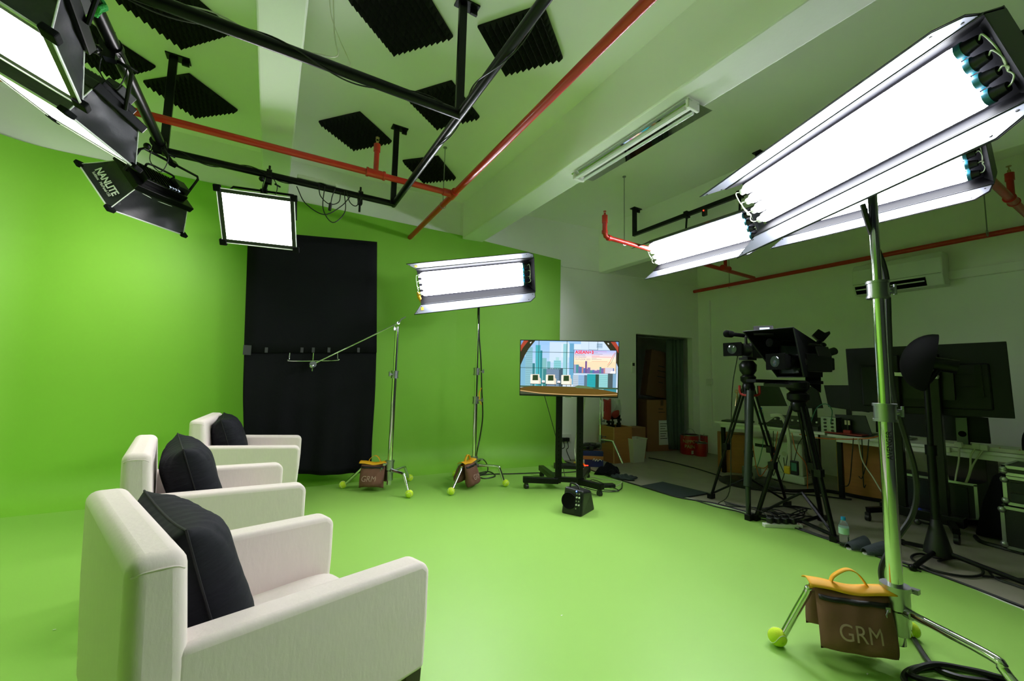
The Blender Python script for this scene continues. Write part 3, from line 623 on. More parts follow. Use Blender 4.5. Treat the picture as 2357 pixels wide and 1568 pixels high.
# ================================================================ sandbags
def sandbag(label, a, b, drop, wob=.0, width=None, text_=True, side=1, lean=0.0, seed=1):
    """saddle bag over the stand leg between points a and b (tops of its yellow band)"""
    a, b = Vector(a), Vector(b); ex = (b-a); L = ex.length; ex = ex.normalized(); n = ex.cross(V(0, 0, 1)).normalized()*side
    mid = (a+b)/2; R = Matrix((ex, n, V(0, 0, 1))).transposed()
    t = thing('sandbag', label, 'sandbag', mid, R=R, group='brown sandbags on the stand legs')
    for s in (1, -1):
        def pouch(sg, s=s):
            def f(u, v):
                x = 2*u-1; z = v; wz = .97+.02*z-.10*(z-.5)**2; e = max(0, 1-abs(x)**3.2)**.6*max(0, 1-abs(2*z-1)**5)**.5
                th = .068*e*(.35+.85*z)
                out = .025+.05*math.sin(z*PI*.55)+lean*z*s
                wr = .004*math.sin(9*x+7*z)+.004*math.sin(15*z+5*x)*z
                return V(x*L/2*wz*.97, s*(out)+sg*(th+wr*e), -.012-z*drop*(1 if s > 0 else .88)-.012*abs(x)**3*z)
            return f
        m = MB().grid(pouch(1), 22, 22); m.grid(pouch(-1), 22, 22); bmesh.ops.remove_doubles(m.bm, verts=m.bm.verts[:], dist=.0015)
        p = obj('pouch', m, 'sand_brown', t, smooth=80)
        f = pouch(s)
        obj('zipper', MB().grid(lambda u, v: f(.03+u*.94, .10+v*.075)+V(0, s*.004, 0), 20, 2), 'zip_black', p, smooth=True, solid=.003)
        if s > 0:
            zt_ = f(.90, .18)+V(0, .008, 0); obj('zip_pull', MB().box(zt_, (.018, .006, .02)).tube([zt_+V(0, .004, 0), zt_+V(-.012, .01, -.02), zt_+V(-.01, .01, -.05)], .003), 'brushed', p)
    m = MB().grid(lambda u, v: V((2*u-1)*(L/2+.012), .05*(2*v-1), .004-.020*abs(2*v-1)**2+.010*abs(2*u-1)**4+.006*math.sin(9*u)), 24, 8)
    obj('yellow_band', m, 'strap_yellow', t, smooth=True, solid=.004)
    hp = smooth_path([(-.22*L, -.0, .0), (-.17*L, .0, .035), (0, .0, .07), (.14*L, .0, .055), (.26*L, 0, .0)], 6); m = MB()
    for i in range(len(hp)-1):
        p_, q_ = hp[i], hp[i+1]; m.add([p_+V(0, -.014, 0), q_+V(0, -.014, 0), q_+V(0, .014, 0), p_+V(0, .014, 0)], [(0, 1, 2, 3)])
    bmesh.ops.remove_doubles(m.bm, verts=m.bm.verts[:], dist=.0005); obj('carry_handle', m, 'strap_yellow', t, smooth=True, solid=.004)
    if text_:
        # chalk letters follow the front pouch
        o = text('GRM', min(.085, L*.28), Matrix.Identity(4), 'chalk', t, 'chalk_lettering', depth=0, shear=.1)
        g = lambda x, z: (.025+.05*math.sin(z*PI*.55)+lean*z)+.068*max(0, 1-abs(x)**3.2)**.6*max(0, 1-abs(2*z-1)**5)**.5*(.35+.85*z)+.0065
        bm_ = bmesh.new(); bm_.from_mesh(o.data); bmesh.ops.subdivide_edges(bm_, edges=bm_.edges[:], cuts=1)
        for v in bm_.verts:
            X, Z_ = v.co.x, v.co.y; zz = .60-Z_/drop; xx = X/(L/2*1.0)+.05; v.co = V(X*.95-.015, g(min(.99, abs(xx)), zz), -.012-zz*drop)
        bm_.to_mesh(o.data); bm_.free()
    return t
def legtop(C, a, k, z): return V(C[0]+math.cos(a)*k, C[1]+math.sin(a)*k, z)
sandbag('large brown sandbag in the foreground, hand lettered, hanging on the stand leg', legtop(C3, a1, .345, .325), legtop(C3, a1, .03, .325), .235, side=1)
q = [onz(789, 1116, .047), onz(1038, 1131, .047)]
aa = ang(C1, q[0]); sandbag('brown sandbag on the boom stand, beside the black cloth', legtop(C1, aa, .31, .295), legtop(C1, aa, .03, .30), .235)
aa = ang(C2, q[1]); sandbag('brown sandbag on the second stand, seen from its narrow end', legtop(C2, aa, .30, .29), legtop(C2, aa, .03, .30), .24)
# ================================================================ television on its rolling stand
tv = thing('television', 'flat television on a rolling stand showing a studio set picture', 'television', (2.947, 3.746, 1.374))
X = V(.818, -.575, 0).normalized(); Zt = V(-.059, -.118, .991)
MT_ = place(tv, (2.947, 3.746, 1.374), X, Zt)
TW, TH = 1.12, .645
obj('body', MB().box((0, .018, 0), (TW, .034, TH)).box((0, .045, -.06), (TW*.72, .03, TH*.62)), 'black_plastic', tv, bevel=.003)
bz = MB(); bw = .008
for a, b_, c, d in ((-TW/2, -TH/2, TW, bw*2.2), (-TW/2, TH/2-bw, TW, bw), (-TW/2, -TH/2, bw, TH), (TW/2-bw, -TH/2, bw, TH)): bz.box((a+c/2, -.002, b_+d/2), (c, .008, d))
obj('bezel', bz, 'housing', tv)
obj('brand_badge', MB().box((0, -.004, -TH/2-.004), (.07, .006, .010)), 'brushed', tv)
scol = {}
def em(c, e=1.):
    k = 'screen_%02x%02x%02x' % c
    if k not in MT:
        m = mat(k, c, .3, emit=e*1.0); m.node_tree.nodes['Principled BSDF'].inputs['Base Color'].default_value = (.01, .01, .01, 1)
    return k
class Scr:
    def __init__(s): s.m = MB(); s.mats = []; s.k = 0
    def P(s, pts, c):
        n = em(c)
        if n not in s.mats: s.mats.append(n)
        s.m.mi = s.mats.index(n); s.k += 1; y = -.0022-.000035*s.k
        w0, h0 = TW-2*bw, TH-3.2*bw
        s.m.poly([((x-.5)*w0, y, (.5-v)*h0+bw*.6) for x, v in pts])
    def R(s, x0, y0, x1, y1, c): s.P([(x0, y1), (x1, y1), (x1, y0), (x0, y0)], c)
sc = Scr(); R = sc.R; P = sc.P
for i in range(12): R(0, i/12, 1, (i+1)/12+.001, (150+i*6, 190+i*3, 232))
R(.30, .02, .50, .40, (196, 216, 238)); R(.42, .05, .62, .3, (206, 222, 240)); R(.62, .0, 1, .18, (200, 218, 240))
bl = [(.0, .30, .05, .86, (120, 172, 200)), (.05, .12, .125, .86, (132, 182, 196)), (.125, .42, .15, .86, (50, 120, 130)), (.155, .08, .205, .86, (70, 168, 180)), (.205, .18, .225, .86, (40, 130, 140)),
      (.225, .32, .27, .82, (126, 180, 184)), (.275, .38, .31, .66, (110, 170, 180)), (.235, .52, .27, .86, (60, 128, 132)), (.345, .36, .42, .56, (130, 196, 204)), (.365, .30, .40, .36, (170, 210, 214)), (.27, .52, .41, .84, (112, 136, 164)), (.40, .50, .44, .84, (64, 84, 104)),
      (.44, .05, .485, .80, (140, 196, 206)), (.505, .04, .55, .80, (100, 160, 196)), (.545, .62, .60, .86, (176, 190, 206)), (.60, .62, .66, .86, (140, 176, 214)), (.66, .62, .69, .86, (90, 110, 130)), (.69, .60, .78, .90, (38, 160, 170)), (.775, .6, .81, .9, (44, 74, 66)), (.81, .60, .90, .92, (140, 200, 204)), (.90, .55, .95, .92, (70, 84, 92)), (.95, .50, .985, .92, (120, 160, 190)), (.78, .03, .84, .12, (160, 186, 210)), (.86, .86, .99, .93, (52, 130, 140))]
for a in bl: R(*a)
for a in bl:
    if a[2]-a[0] > .05:
        n = int((a[3]-a[1])/.035)
        for i in range(n): y = a[1]+(i+.5)*.035; R(a[0]+.004, y, a[2]-.004, y+.006, tuple(int(v*.82) for v in a[4]))
for i in range(7): R(.285+i*.017, .505, .294+i*.017, .525, (70, 84, 100))
for x in (.185, .475): R(x, .0, x+.005, .86, (44, 74, 70))
R(.79, .0, .794, .17, (44, 74, 70)); R(.70, .15, .79, .154, (80, 100, 110)); R(.70, 0, .702, .15, (110, 130, 150))
for y in (.205, .50): R(0, y, .56, y+.008, (44, 74, 66))
def arch(sx):
    f = lambda x: x if sx < 0 else 1-x
    P([(f(.0), .0), (f(.15), .0), (f(.08), .16), (f(.045), .27), (f(.0), .46)], (46, 40, 24)); P([(f(.03), .0), (f(.08), .0), (f(.02), .14), (f(0), .21), (f(0), .09)], (164, 62, 44)); P([(f(0), 0), (f(.03), 0), (f(0), .09)], (110, 150, 200)); P([(f(.095), .035), (f(.108), .02), (f(.112), .03), (f(.098), .055)], (250, 250, 250))
arch(-1); arch(1)
R(.0, .84, 1, .87, (58, 84, 66))
P([(0, .88), (.12, .845), (.3, .84), (.6, .85), (.85, .88), (1, .93), (1, 1), (0, 1)], (92, 66, 22))
P([(0, .925), (.2, .965), (.5, .985), (.8, .98), (1, .955), (1, .965), (.8, .992), (.5, .998), (.2, .98), (0, .94)], (196, 160, 110)); P([(0, .945), (.2, .982), (.35, 1), (0, 1)], (60, 64, 50))
P([(.56, .84), (.60, .81), (.68, .82), (.74, .845), (.76, .87), (.58, .86)], (92, 112, 74))
for x in (.105, .265, .425):
    P([(x+.006, .625), (x+.094, .622), (x+.096, .75), (x+.006, .75)], (226, 214, 196)); P([(x, .63), (x+.016, .635), (x+.018, .80), (x, .795)], (240, 232, 216)); P([(x+.024, .638), (x+.078, .636), (x+.08, .735), (x+.022, .738)], (36, 58, 32))
    P([(x+.016, .742), (x+.094, .742), (x+.098, .80), (x+.016, .80)], (238, 230, 214)); P([(x+.088, .66), (x+.108, .705), (x+.108, .805), (x+.090, .80)], (214, 202, 184))
    R(x+.004, .80, x+.009, .835, (40, 40, 30)); R(x+.096, .80, x+.101, .835, (40, 40, 30)); R(x+.0, .800, x+.106, .808, (60, 50, 30))
for x in (.225, .385): R(x, .735, x+.03, .775, (238, 238, 240)); R(x+.012, .755, x+.02, .765, (190, 40, 80)); R(x-.005, .775, x+.035, .79, (40, 50, 40))
# inset slide
R(.548, .155, .982, .585, (30, 50, 60))
for i in range(10):
    y = .16+i*.021; t = i/9; R(.552, y, .978, y+.0215, (int(176+78*min(1, t*1.4)), int(188+38*min(1, t*1.3)), int(246-56*t)))
R(.552, .37, .978, .50, (250, 214, 178)); R(.552, .50, .978, .58, (232, 206, 190))
rs = random.Random(5); x = .553
while x < .955:
    wd = rs.uniform(.012, .03); hh = rs.uniform(.05, .12)*(1 if x > .6 else 1.5); c = rs.choice([(84, 110, 170), (120, 100, 160), (70, 90, 150), (190, 130, 130), (70, 140, 150), (150, 150, 190)])
    R(x, .58-hh, min(x+wd, .975), .58, c); x += wd*.9
R(.667, .36, .685, .58, (110, 80, 140)); R(.87, .475, .95, .58, (206, 200, 214)); P([(.93, .535), (.975, .535), (.975, .58), (.92, .58)], (245, 245, 245))
P([(.89, .43), (.905, .40), (.955, .22), (.968, .19), (.97, .195), (.958, .225), (.908, .405), (.89, .435)], (226, 90, 80))
P([(.89, .46), (.93, .38), (.955, .27), (.97, .20), (.973, .203), (.958, .275), (.933, .385), (.892, .465)], (110, 140, 120))
for i, (y, wd, c) in enumerate(((.18, .15, (214, 90, 130)), (.20, .06, (110, 110, 150)), (.225, .11, (110, 110, 150)), (.26, .08, (222, 90, 110)), (.28, .20, (222, 90, 110)), (.30, .05, (120, 120, 150)), (.325, .10, (120, 120, 150)), (.36, .16, (226, 120, 100)))): R(.732, y, .732+wd, y+.005, c)
o = obj('screen', sc.m, sc.mats, tv, keepn=True)
w0, h0 = TW-2*bw, TH-3.2*bw
sp_ = lambda x, v: ((x-.5)*w0, -.0022-.000035*(sc.k+6), (.5-v)*h0+bw*.6)
mat('screen_red', (214, 30, 50), .5, emit=1.); mat('screen_grey', (96, 110, 140), .5, emit=1.)
text('ASEAN+3', .050, frame(sp_(.563, .20), (1, 0, 0), (0, 0, 1)), 'screen_red', tv, 'screen_title', depth=.0001, bold=.0016, align='LEFT')
for tx, y in (('REGIONAL', .25), ('ECONOMIC', .29), ('OUTLOOK 2022', .33)): text(tx, .024, frame(sp_(.563, y), (1, 0, 0), (0, 0, 1)), 'screen_grey', tv, 'screen_caption', depth=.0001, align='LEFT')
ts = thing('television_stand', 'black rolling television stand with four casters on the green floor', 'television stand', (0, 0, 0))
n_ = V(.577, .816, 0); pc = V(2.947, 3.746, 0)+n_*.10; X = V(X.x, X.y, 0).normalized()
obj('column', MB().box(pc+X*-.10+V(0, 0, .72), (.075, .045, 1.26), Matrix((X, n_, V(0, 0, 1))).transposed()), 'black_metal', ts, bevel=.006)
obj('column', MB().box(pc+X*.14+V(0, 0, .72), (.075, .045, 1.26), Matrix((X, n_, V(0, 0, 1))).transposed()), 'black_metal', ts, bevel=.006)
RX = Matrix((X, n_, V(0, 0, 1))).transposed()
for s in (-.10, .14):
    m = MB()
    for i in range(10): m.box(pc+X*s-n_*.0235+V(0, 0, .24+i*.05), (.008, .002, .016), RX)
    obj('slot_row', m, 'matte_black', ts)
obj('cross_beam', MB().box(pc+X*.02+V(0, 0, .115), (.34, .05, .055), RX), 'black_metal', ts, bevel=.004)
obj('mount_plate', MB().box(pc+X*.02+V(0, 0, 1.3)-n_*.035, (.5, .02, .3), RX), 'black_metal', ts)
W4 = [onz(1211, 1126), onz(1380, 1143), onz(1247, 1098), onz(1352, 1101)]
for k, wv in enumerate(W4):
    s = -.10 if k in (0, 2) else .14
    a = pc+X*s+V(0, 0, .10); b_ = V(wv.x, wv.y, .095); d = (b_-a).normalized(); nn = d.cross(V(0, 0, 1))
    m = MB(); hw_ = .035; e = b_+d*.04
    m.prism([a+nn*hw_-V(0, 0, .035), e+nn*hw_-V(0, 0, .02), e-nn*hw_-V(0, 0, .02), a-nn*hw_-V(0, 0, .035)], (0, 0, .065)); lg = obj('leg', m, 'black_metal', ts, bevel=.008)
    m = MB().cyl((wv.x-.018, wv.y, .03), (wv.x+.018, wv.y, .03), .03, seg=16).box((wv.x, wv.y, .058), (.03, .04, .035)).cyl((wv.x, wv.y, .06), (wv.x, wv.y, .09), .01); obj('caster', m, 'black_plastic', lg, smooth=True)
# ---- small monitor speaker
A, B_, D_ = onz(1296, 1181), onz(1337, 1192), onz(1366, 1170)
sk = thing('monitor_speaker', 'small black powered speaker with a row of knobs lying on the floor', 'speaker', (0, 0, 0))
ex = (B_-A).normalized(); ey = V(-ex.y, ex.x, 0); c = A
lw = .27; ld = .20; hh = .255
base = onz(1291, 1183); B_ = onz(1338, 1193); ex = (B_-base).normalized(); ey = V(-ex.y, ex.x, 0)
Q = lambda x, y, z: base+ex*x+ey*y+V(0, 0, z)
wd = (B_-base).length
m = MB(); m.hexa([Q(0, 0, .0), Q(wd, 0, 0), Q(wd+.02, .30, 0), Q(.0, .30, 0), Q(.01, .05, hh-.01), Q(wd, .05, hh-.03), Q(wd, .25, hh-.06), Q(.03, .25, hh-.04)])
obj('cabinet', m, 'black_plastic', sk, bevel=.022, bseg=3)
FT = lambda x, z, o=.0: Q(x*wd, .04*z-.004-o, z*(hh-.01))
nf = (FT(1, 0)-FT(0, 0)).cross(FT(0, 1)-FT(0, 0)).normalized(); nf = nf if nf.dot(ey) < 0 else -nf
obj('woofer_grille', MB().lathe([(.074, -.003), (.070, .006), (.064, .002), (.03, .003), (.001, .003)], FT(.34, .52), 28, nf), 'matte_black', sk, smooth=True)
m = MB().prism([FT(.66, .10, .001), FT(.94, .10, .001), FT(.94, .92, .001), FT(.66, .92, .001)], nf*.003); obj('control_panel', m, 'housing', sk)
for i in range(5):
    for j in (.74, .86):
        if (i, j) == (4, .86): continue
        obj('knob', MB().cyl(FT(j, .82-.13*i, .002), FT(j, .82-.13*i, .002)+nf*.012, .0085, .007, seg=12), 'white_plastic' if i in (1, 3) else 'brushed', sk, smooth=True)
obj('power_light', MB().sphere(FT(.70, .90, .006), .0055, 10), 'led_blue', sk)
m = MB().tube(smooth_path([Q(.05, .09, hh-.02), Q(.06, .10, hh+.015), Q(wd-.08, .10, hh), Q(wd-.06, .09, hh-.03)], 4), .009, 8); obj('handle', m, 'black_plastic', sk, smooth=True)
# ================================================================ doorway store and things along the back wall
def bx(name, label, cat, c, d, rz, m, group=None, bevel=.003, tilt=(0, 0)):
    R = Matrix.Rotation(rz, 3, 'Z') @ Matrix.Rotation(tilt[0], 3, 'X') @ Matrix.Rotation(tilt[1], 3, 'Y')
    t = thing(name, label, cat, c, R=R, group=group)
    return t
WR = math.atan2(TB.y, TB.x)
def carton(label, c, d, rz, lines, m='cardboard', tilt=(0, 0), paper=None, tape=True, name='cardboard_box'):
    """origin at the bottom centre; local X width, Y depth, Z height"""
    t = bx(name, label, 'box', c, d, rz, m, tilt=tilt)
    obj('carton', MB().box((0, 0, d[2]/2), d), m, t, bevel=.004)
    if tape: obj('tape', MB().box((0, -d[1]/2-.0015, d[2]-.05), (.06, .003, .10)).box((0, 0, d[2]+.0015), (.06, d[1], .003)), 'tape_brown', t)
    for (n_, s, x, z, al) in lines: obj('printed_line', MB().box((x+n_*s*.3, -d[1]/2-.002, z), (n_*s*.6, .001, s*.32)), 'ink', t)
    if paper:
        x, z, w_, h_ = paper; l = obj('shipping_label', MB().box((x, -d[1]/2-.003, z), (w_, .002, h_)), 'paper', t)
        for i in range(7): obj('print_line', MB().box((x-.01*(i % 3), -d[1]/2-.0045, z+h_*(.36-.10*i)), (w_*(.75-.12*(i % 3)), .0008, h_*.025)), 'ink', l)
    return t
o_ = .55; a = onb(1505, 1036, o_); b = onb(1556, 1036, o_)
c1 = onb(1511, 950, .42); c1.z = 0
hgt = onb(1510, 920, .42).z; wdt = (onb(1540, 950, .42)-onb(1476, 950, .42)).length
carton('tall cardboard box standing in the doorway, white shipping paper on its front', (c1.x, c1.y+.10, 0), (wdt, .55, hgt), WR-.06, [(5, .035, -.08, hgt-.16, 'LEFT'), (8, .03, -.08, hgt-.22, 'LEFT')], 'cardboard', paper=(.03, hgt*.36, .21, .44))
c2 = onb(1525, 870, .42)
h2 = onb(1530, 812, .42).z-hgt; w2 = (onb(1560, 870, .42)-onb(1496, 870, .42)).length
carton('cardboard box with printed lines leaning on top of the tall box in the doorway', (c2.x-.02, c2.y+.10, hgt+.03), (w2, .18, h2-.02), WR-.05, [(6, .04, -.15, h2*.66, 'LEFT'), (9, .04, -.15, h2*.56, 'LEFT'), (9, .035, -.15, h2*.44, 'LEFT'), (5, .035, -.10, h2*.32, 'LEFT')], 'cardboard_dark', tilt=(.0, math.radians(9)), tape=False)
c3 = onb(1560, 960, .62)
carton('plain cardboard box behind the tall one in the doorway, partly hidden', (c3.x-.20, c3.y+.30, 0), (.30, .4, hgt*.93), WR-.05, [], 'cardboard_dark', tape=False)
# curtain in the doorway
m = MB(); q0, q1 = dr-.42, dr-.03
m.grid(lambda u, v: wb(q0+(q1-q0)*(u if v > .25 else u*(.8+.8*v)+(.2-.8*v)*.5), .03+(DH-.06)*v, .20+.035*math.sin(u*26+.6*math.sin(3*v))+.012*math.sin(u*61)), 50, 14)
cu = obj('door_curtain', m, 'curtain_grey', smooth=True, solid=.004); tag(cu, 'grey green curtain gathered at the right side of the doorway', 'curtain')
obj('curtain_rod', MB().cyl(wb(dl+.02, DH-.02, .2), wb(dr-.01, DH-.02, .2), .012), 'brushed', cu, smooth=True)
# wall remote
rm = thing('wall_remote', 'small white remote control holder on the wall left of the doorway', 'remote', (0, 0, 0)); p = onb(1457, 846, 0)
RW = Matrix((TB, NB, V(0, 0, 1))).transposed()
obj('body', MB().box(p+NB*-.0, (.06, .03, .19), RW), 'white_plastic', rm, bevel=.005); obj('display', MB().box(p-NB*.016+V(0, 0, .05), (.045, .003, .05), RW), 'ink', rm)
# wall sockets with plugs
so = thing('wall_socket', 'white double wall socket right of the green wall, holding two black plugs', 'socket', (0, 0, 0)); p = onb(1299, 1008, 0)
obj('plate', MB().box(p, (.24, .02, .12), RW), 'white_plastic', so, bevel=.003)
for px_ in (1297, 1306):
    g = onb(px_, 1012, -.03); pl = obj('plug', MB().box(g, (.06, .05, .06), RW), 'black_plastic', so, bevel=.008)
    e = onb(px_+(8 if px_ > 1300 else -6), 1062, -.06); cable([g-V(0, 0, .02), g-V(-.02, 0, .12), (g+e)/2-V(.05, 0, .0), e], .006, 'cable', parent=so, name='plug_lead')
# loose items on the floor by the wall
def onf(x, y, z=0): return onz(x, y, z)
wb_ = onf(1420, 1064)
t = bx('wooden_box', 'open plywood box holding black stands, near the doorway', 'box', (4.76, 4.86, 0), None, -.10, None)
S_ = .36; HB = .54
m = MB()
for sx in (-1, 1): m.box((sx*(S_/2-.009), 0, HB/2), (.018, S_, HB))
for sy in (-1, 1): m.box((0, sy*(S_/2-.009), HB/2), (S_-.036, .018, HB))
m.box((0, 0, .012), (S_-.03, S_-.03, .02)); obj('panels', m, 'plywood', t)
m = MB()
for sx in (-1, 1): m.box((sx*(S_/2-.009), 0, HB+.001), (.018, S_, .003))
m.box((-S_/2+.009, -S_/2-.001, HB/2), (.018, .003, HB)); obj('raw_edge', m, 'plywood_edge', t)
for k, (dx, dy, h_) in enumerate(((-.09, .02, .82), (.0, .06, .80), (.09, -.02, .86))):
    m = MB().cyl((0, 0, .03), (0, 0, h_*.75), .022).cyl((0, 0, h_*.75), (0, 0, h_), .014); 
    for i in range(3): m.box((.016*(-1)**i, 0, h_*(.62+.12*i)), (.05, .03, .035)).cyl((0, 0, h_*(.60+.12*i)), (0, 0, h_*(.64+.12*i)), .028)
    for i in range(3): m.cyl((.03*math.cos(2.1*i), .03*math.sin(2.1*i), .10), (.03*math.cos(2.1*i), .03*math.sin(2.1*i), h_*.68), .010)
    s_ = obj('folded_stand', m, 'black_metal', smooth=True); s_.location = (4.76+dx, 4.86+dy, .0); s_.rotation_euler = (.0, .04*(k-1), k)
    tag(s_, ('leftmost', 'middle', 'rightmost')[k]+' of the three folded black stands in the plywood box', 'folded stand', 'folded black stands')
cb = carton('low cardboard box against the wall behind the white bin', (5.20, 4.93, 0), (.40, .20, .50), -.12, [], 'cardboard', tape=False)
bn = thing('waste_bin', 'white plastic waste bin in front of the low cardboard box', 'bin', (5.0, 4.68, 0))
m = MB(); n = 4
def rr(h, w_, d_): return [V(sx*w_/2, sy*d_/2, h) for sx, sy in ((-1, -1), (1, -1), (1, 1), (-1, 1))]
a_ = rr(0, .23, .17); b_ = rr(.36, .31, .22); c_ = rr(.36, .29, .20); d_ = rr(.01, .215, .155)
vs = a_+b_+c_+d_; fs = [(3, 2, 1, 0)]+[(i, (i+1) % 4, 4+(i+1) % 4, 4+i) for i in range(4)]+[(4+i, 4+(i+1) % 4, 8+(i+1) % 4, 8+i) for i in range(4)]+[(8+i, 8+(i+1) % 4, 12+(i+1) % 4, 12+i) for i in range(4)]+[(12, 13, 14, 15)]
obj('tub', m.add(vs, fs), 'bin_white', bn, bevel=.02, bseg=3); obj('rim', MB().tube(rr(.36, .31, .22), .008, 6, closed=True), 'bin_white', bn)
# second chrome stand with bags, behind the television
CB = (4.45, 4.86)
sb_ = make_stand('chrome stand behind the television with plastic bags hung on it', CB, .12, 1.0, (math.radians(-80), math.radians(-20), math.radians(160)), .42, .016, (.62,), .34, .22, (1, 0, 0))
bg = thing('carrier_bag', 'translucent plastic bag with red contents hanging under the television', 'bag', (0, 0, 0))
p = V(4.60, 4.72, .86)
m = MB().grid(lambda u, v: p+V((u-.5)*(.24+.06*math.sin(v*3)), -.05*math.sin(PI*u)*math.sin(PI*min(1, v+.2)), .10-.30*v), 12, 10); m.grid(lambda u, v: p+V((u-.5)*(.24+.06*math.sin(v*3)), .05*math.sin(PI*u)*math.sin(PI*min(1, v+.2)), .10-.30*v), 12, 10)
obj('film', m, 'plastic_bag', bg, smooth=True)
obj('contents', MB().sphere(p+V(.02, 0, -.10), .085, 14, (1, .5, 1)), 'bag_red', bg, smooth=True)
rb = obj('cloth_bag', MB().grid(lambda u, v: V(4.43+(u-.5)*.14, 4.70-.03*math.sin(PI*u), .95-.30*v+.05*abs(u-.5)), 8, 8), 'bag_red', smooth=True, solid=.03); tag(rb, 'dark red cloth bag hanging left of the plastic bag under the television', 'bag')
tw = obj('towel', MB().grid(lambda u, v: V(4.33+(u-.5)*.10*(1-.6*v), 4.68+.01*math.sin(9*u), .96-.22*v-.04*u), 8, 8), 'white_plastic', smooth=True, solid=.006); tag(tw, 'small white cloth hanging at the left of the bags', 'cloth')
# blue carton with black gear on top
bb = thing('blue_box', 'dark blue cardboard box with black gear piled on it', 'box', (4.17, 4.76, 0), rz=-.62)
obj('carton', MB().box((0, 0, .11), (.34, .24, .22)), 'box_blue', bb, bevel=.004)
obj('tape', MB().box((0, -.1215, .13), (.34, .002, .05)).box((0, 0, .221), (.34, .05, .002)), 'plywood', bb)
obj('printed_mark', MB().tube(smooth_path([(.02, -.122, .09), (.04, -.122, .12), (.055, -.122, .085), (.075, -.122, .115), (.09, -.122, .085), (.12, -.122, .11), (.15, -.122, .09)], 4), .005, 5), 'paper', bb); obj('sticker', MB().box((-.12, -.1225, .07), (.04, .002, .06)), 'paper', bb)
gp = MB(); rs = random.Random(2)
for i in range(9): gp.box((4.20+rs.uniform(-.12, .12), 4.76+rs.uniform(-.07, .07), .245+rs.uniform(0, .05)), (rs.uniform(.05, .12), rs.uniform(.04, .09), rs.uniform(.03, .05)), Matrix.Rotation(rs.uniform(0, 3), 3, 'Z'))
o = obj('gear_pile', gp, 'black_plastic', bevel=.006); tag(o, 'pile of small black gear lying on the blue box', 'gear'); o['kind'] = 'stuff'
# charger with red lights and yellow clips
ch = thing('battery_charger', 'black charger with three red lights beside the blue box', 'charger', (0, 0, 0)); p = onf(1332, 1073, .03)
obj('case', MB().box(p+V(-.15, .05, 0), (.40, .16, .06), Matrix.Rotation(-.6, 3, 'Z')), 'black_plastic', ch, bevel=.008)
for i, x in enumerate((1345, 1348.5, 1352)): g = onf(x, 1070.5, .05); obj('red_light', MB().sphere(g+V(-.02, -.03, 0), .008, 8), 'led_red', ch)
for i, (x, y) in enumerate(((1330, 1068), (1338, 1073))):
    g = onf(x, y, .03); o = obj('clamp', MB().tube(smooth_path([g+V(-.07, .0, .02), g+V(0, -.02, .04), g+V(.05, -.03, .0)], 4), .014, 8), 'yellow_plastic', smooth=True); tag(o, ('upper', 'lower')[i]+' of the two small yellow clamps on the charger', 'clamp', 'yellow clamps')
# paint cans
def can(label, x, y, r, h, txt=None, lines=True):
    p = onf(x, y); t = thing('paint_can', label, 'paint can', (p.x, p.y+r*.7, 0))
    obj('can', MB().lathe([(r*.97, 0), (r, .012), (r, h-.012), (r*.97, h)], seg=32), 'can_red', t, smooth=True)
    obj('lid', MB().lathe([(r*1.03, h-.006), (r*1.03, h+.008), (r*.9, h+.008), (r*.88, h), (.01, h)], seg=32), 'brushed', t, smooth=True)
    obj('wire_handle', MB().tube([(r*1.02*math.cos(a), -.01, h*.85+r*1.0*math.sin(a)) for a in [PI*k/14 for k in range(15)]], .003, 6), 'brushed', t, smooth=True)
    if txt:
        for k, tx in enumerate(txt):
            o = text(tx, h*.24, Matrix.Identity(4), 'can_label', t, 'can_lettering', depth=.0002, bold=.002)
            for v in o.data.vertices:
                X_, Y_ = v.co.x, v.co.y; th = -PI/2-.75+X_/r; v.co = ((r+.002)*math.cos(th), (r+.002)*math.sin(th), h*(.68-.26*k)+Y_)
        obj('white_label', MB().box((0, 0, 0), (.07, .002, .06)), 'paper', t).location = (-.10*r/.16, -r*.86, .05)
    return t
can('big red paint can beside the doorway, lettered on its side', 1600, 1047, .155, .33, ('NIPPON', 'PAINT'))
can('smaller red paint can in front of the big one', 1622, 1051, .10, .22)
p = onf(1634, 1044); t = can('red paint can partly hidden behind the smaller red can', 1634, 1042, .10, .30)
# carpeted wooden speaker cabinet under the desk end
p = onf(1668, 1088); wc = thing('speaker_cabinet', 'wooden speaker cabinet on the floor at the end of the desk', 'speaker cabinet', (5.86, 3.62, 0), rz=math.radians(-50))
obj('cabinet', MB().box((0, 0, .265), (.36, .34, .53)), 'plywood', wc, bevel=.004); obj('front_grille', MB().box((.185, .0, .265), (.012, .32, .50)), 'carpet_black', wc); obj('side_edge', MB().box((-.17, -.172, .265), (.02, .004, .53)), 'plywood_edge', wc)
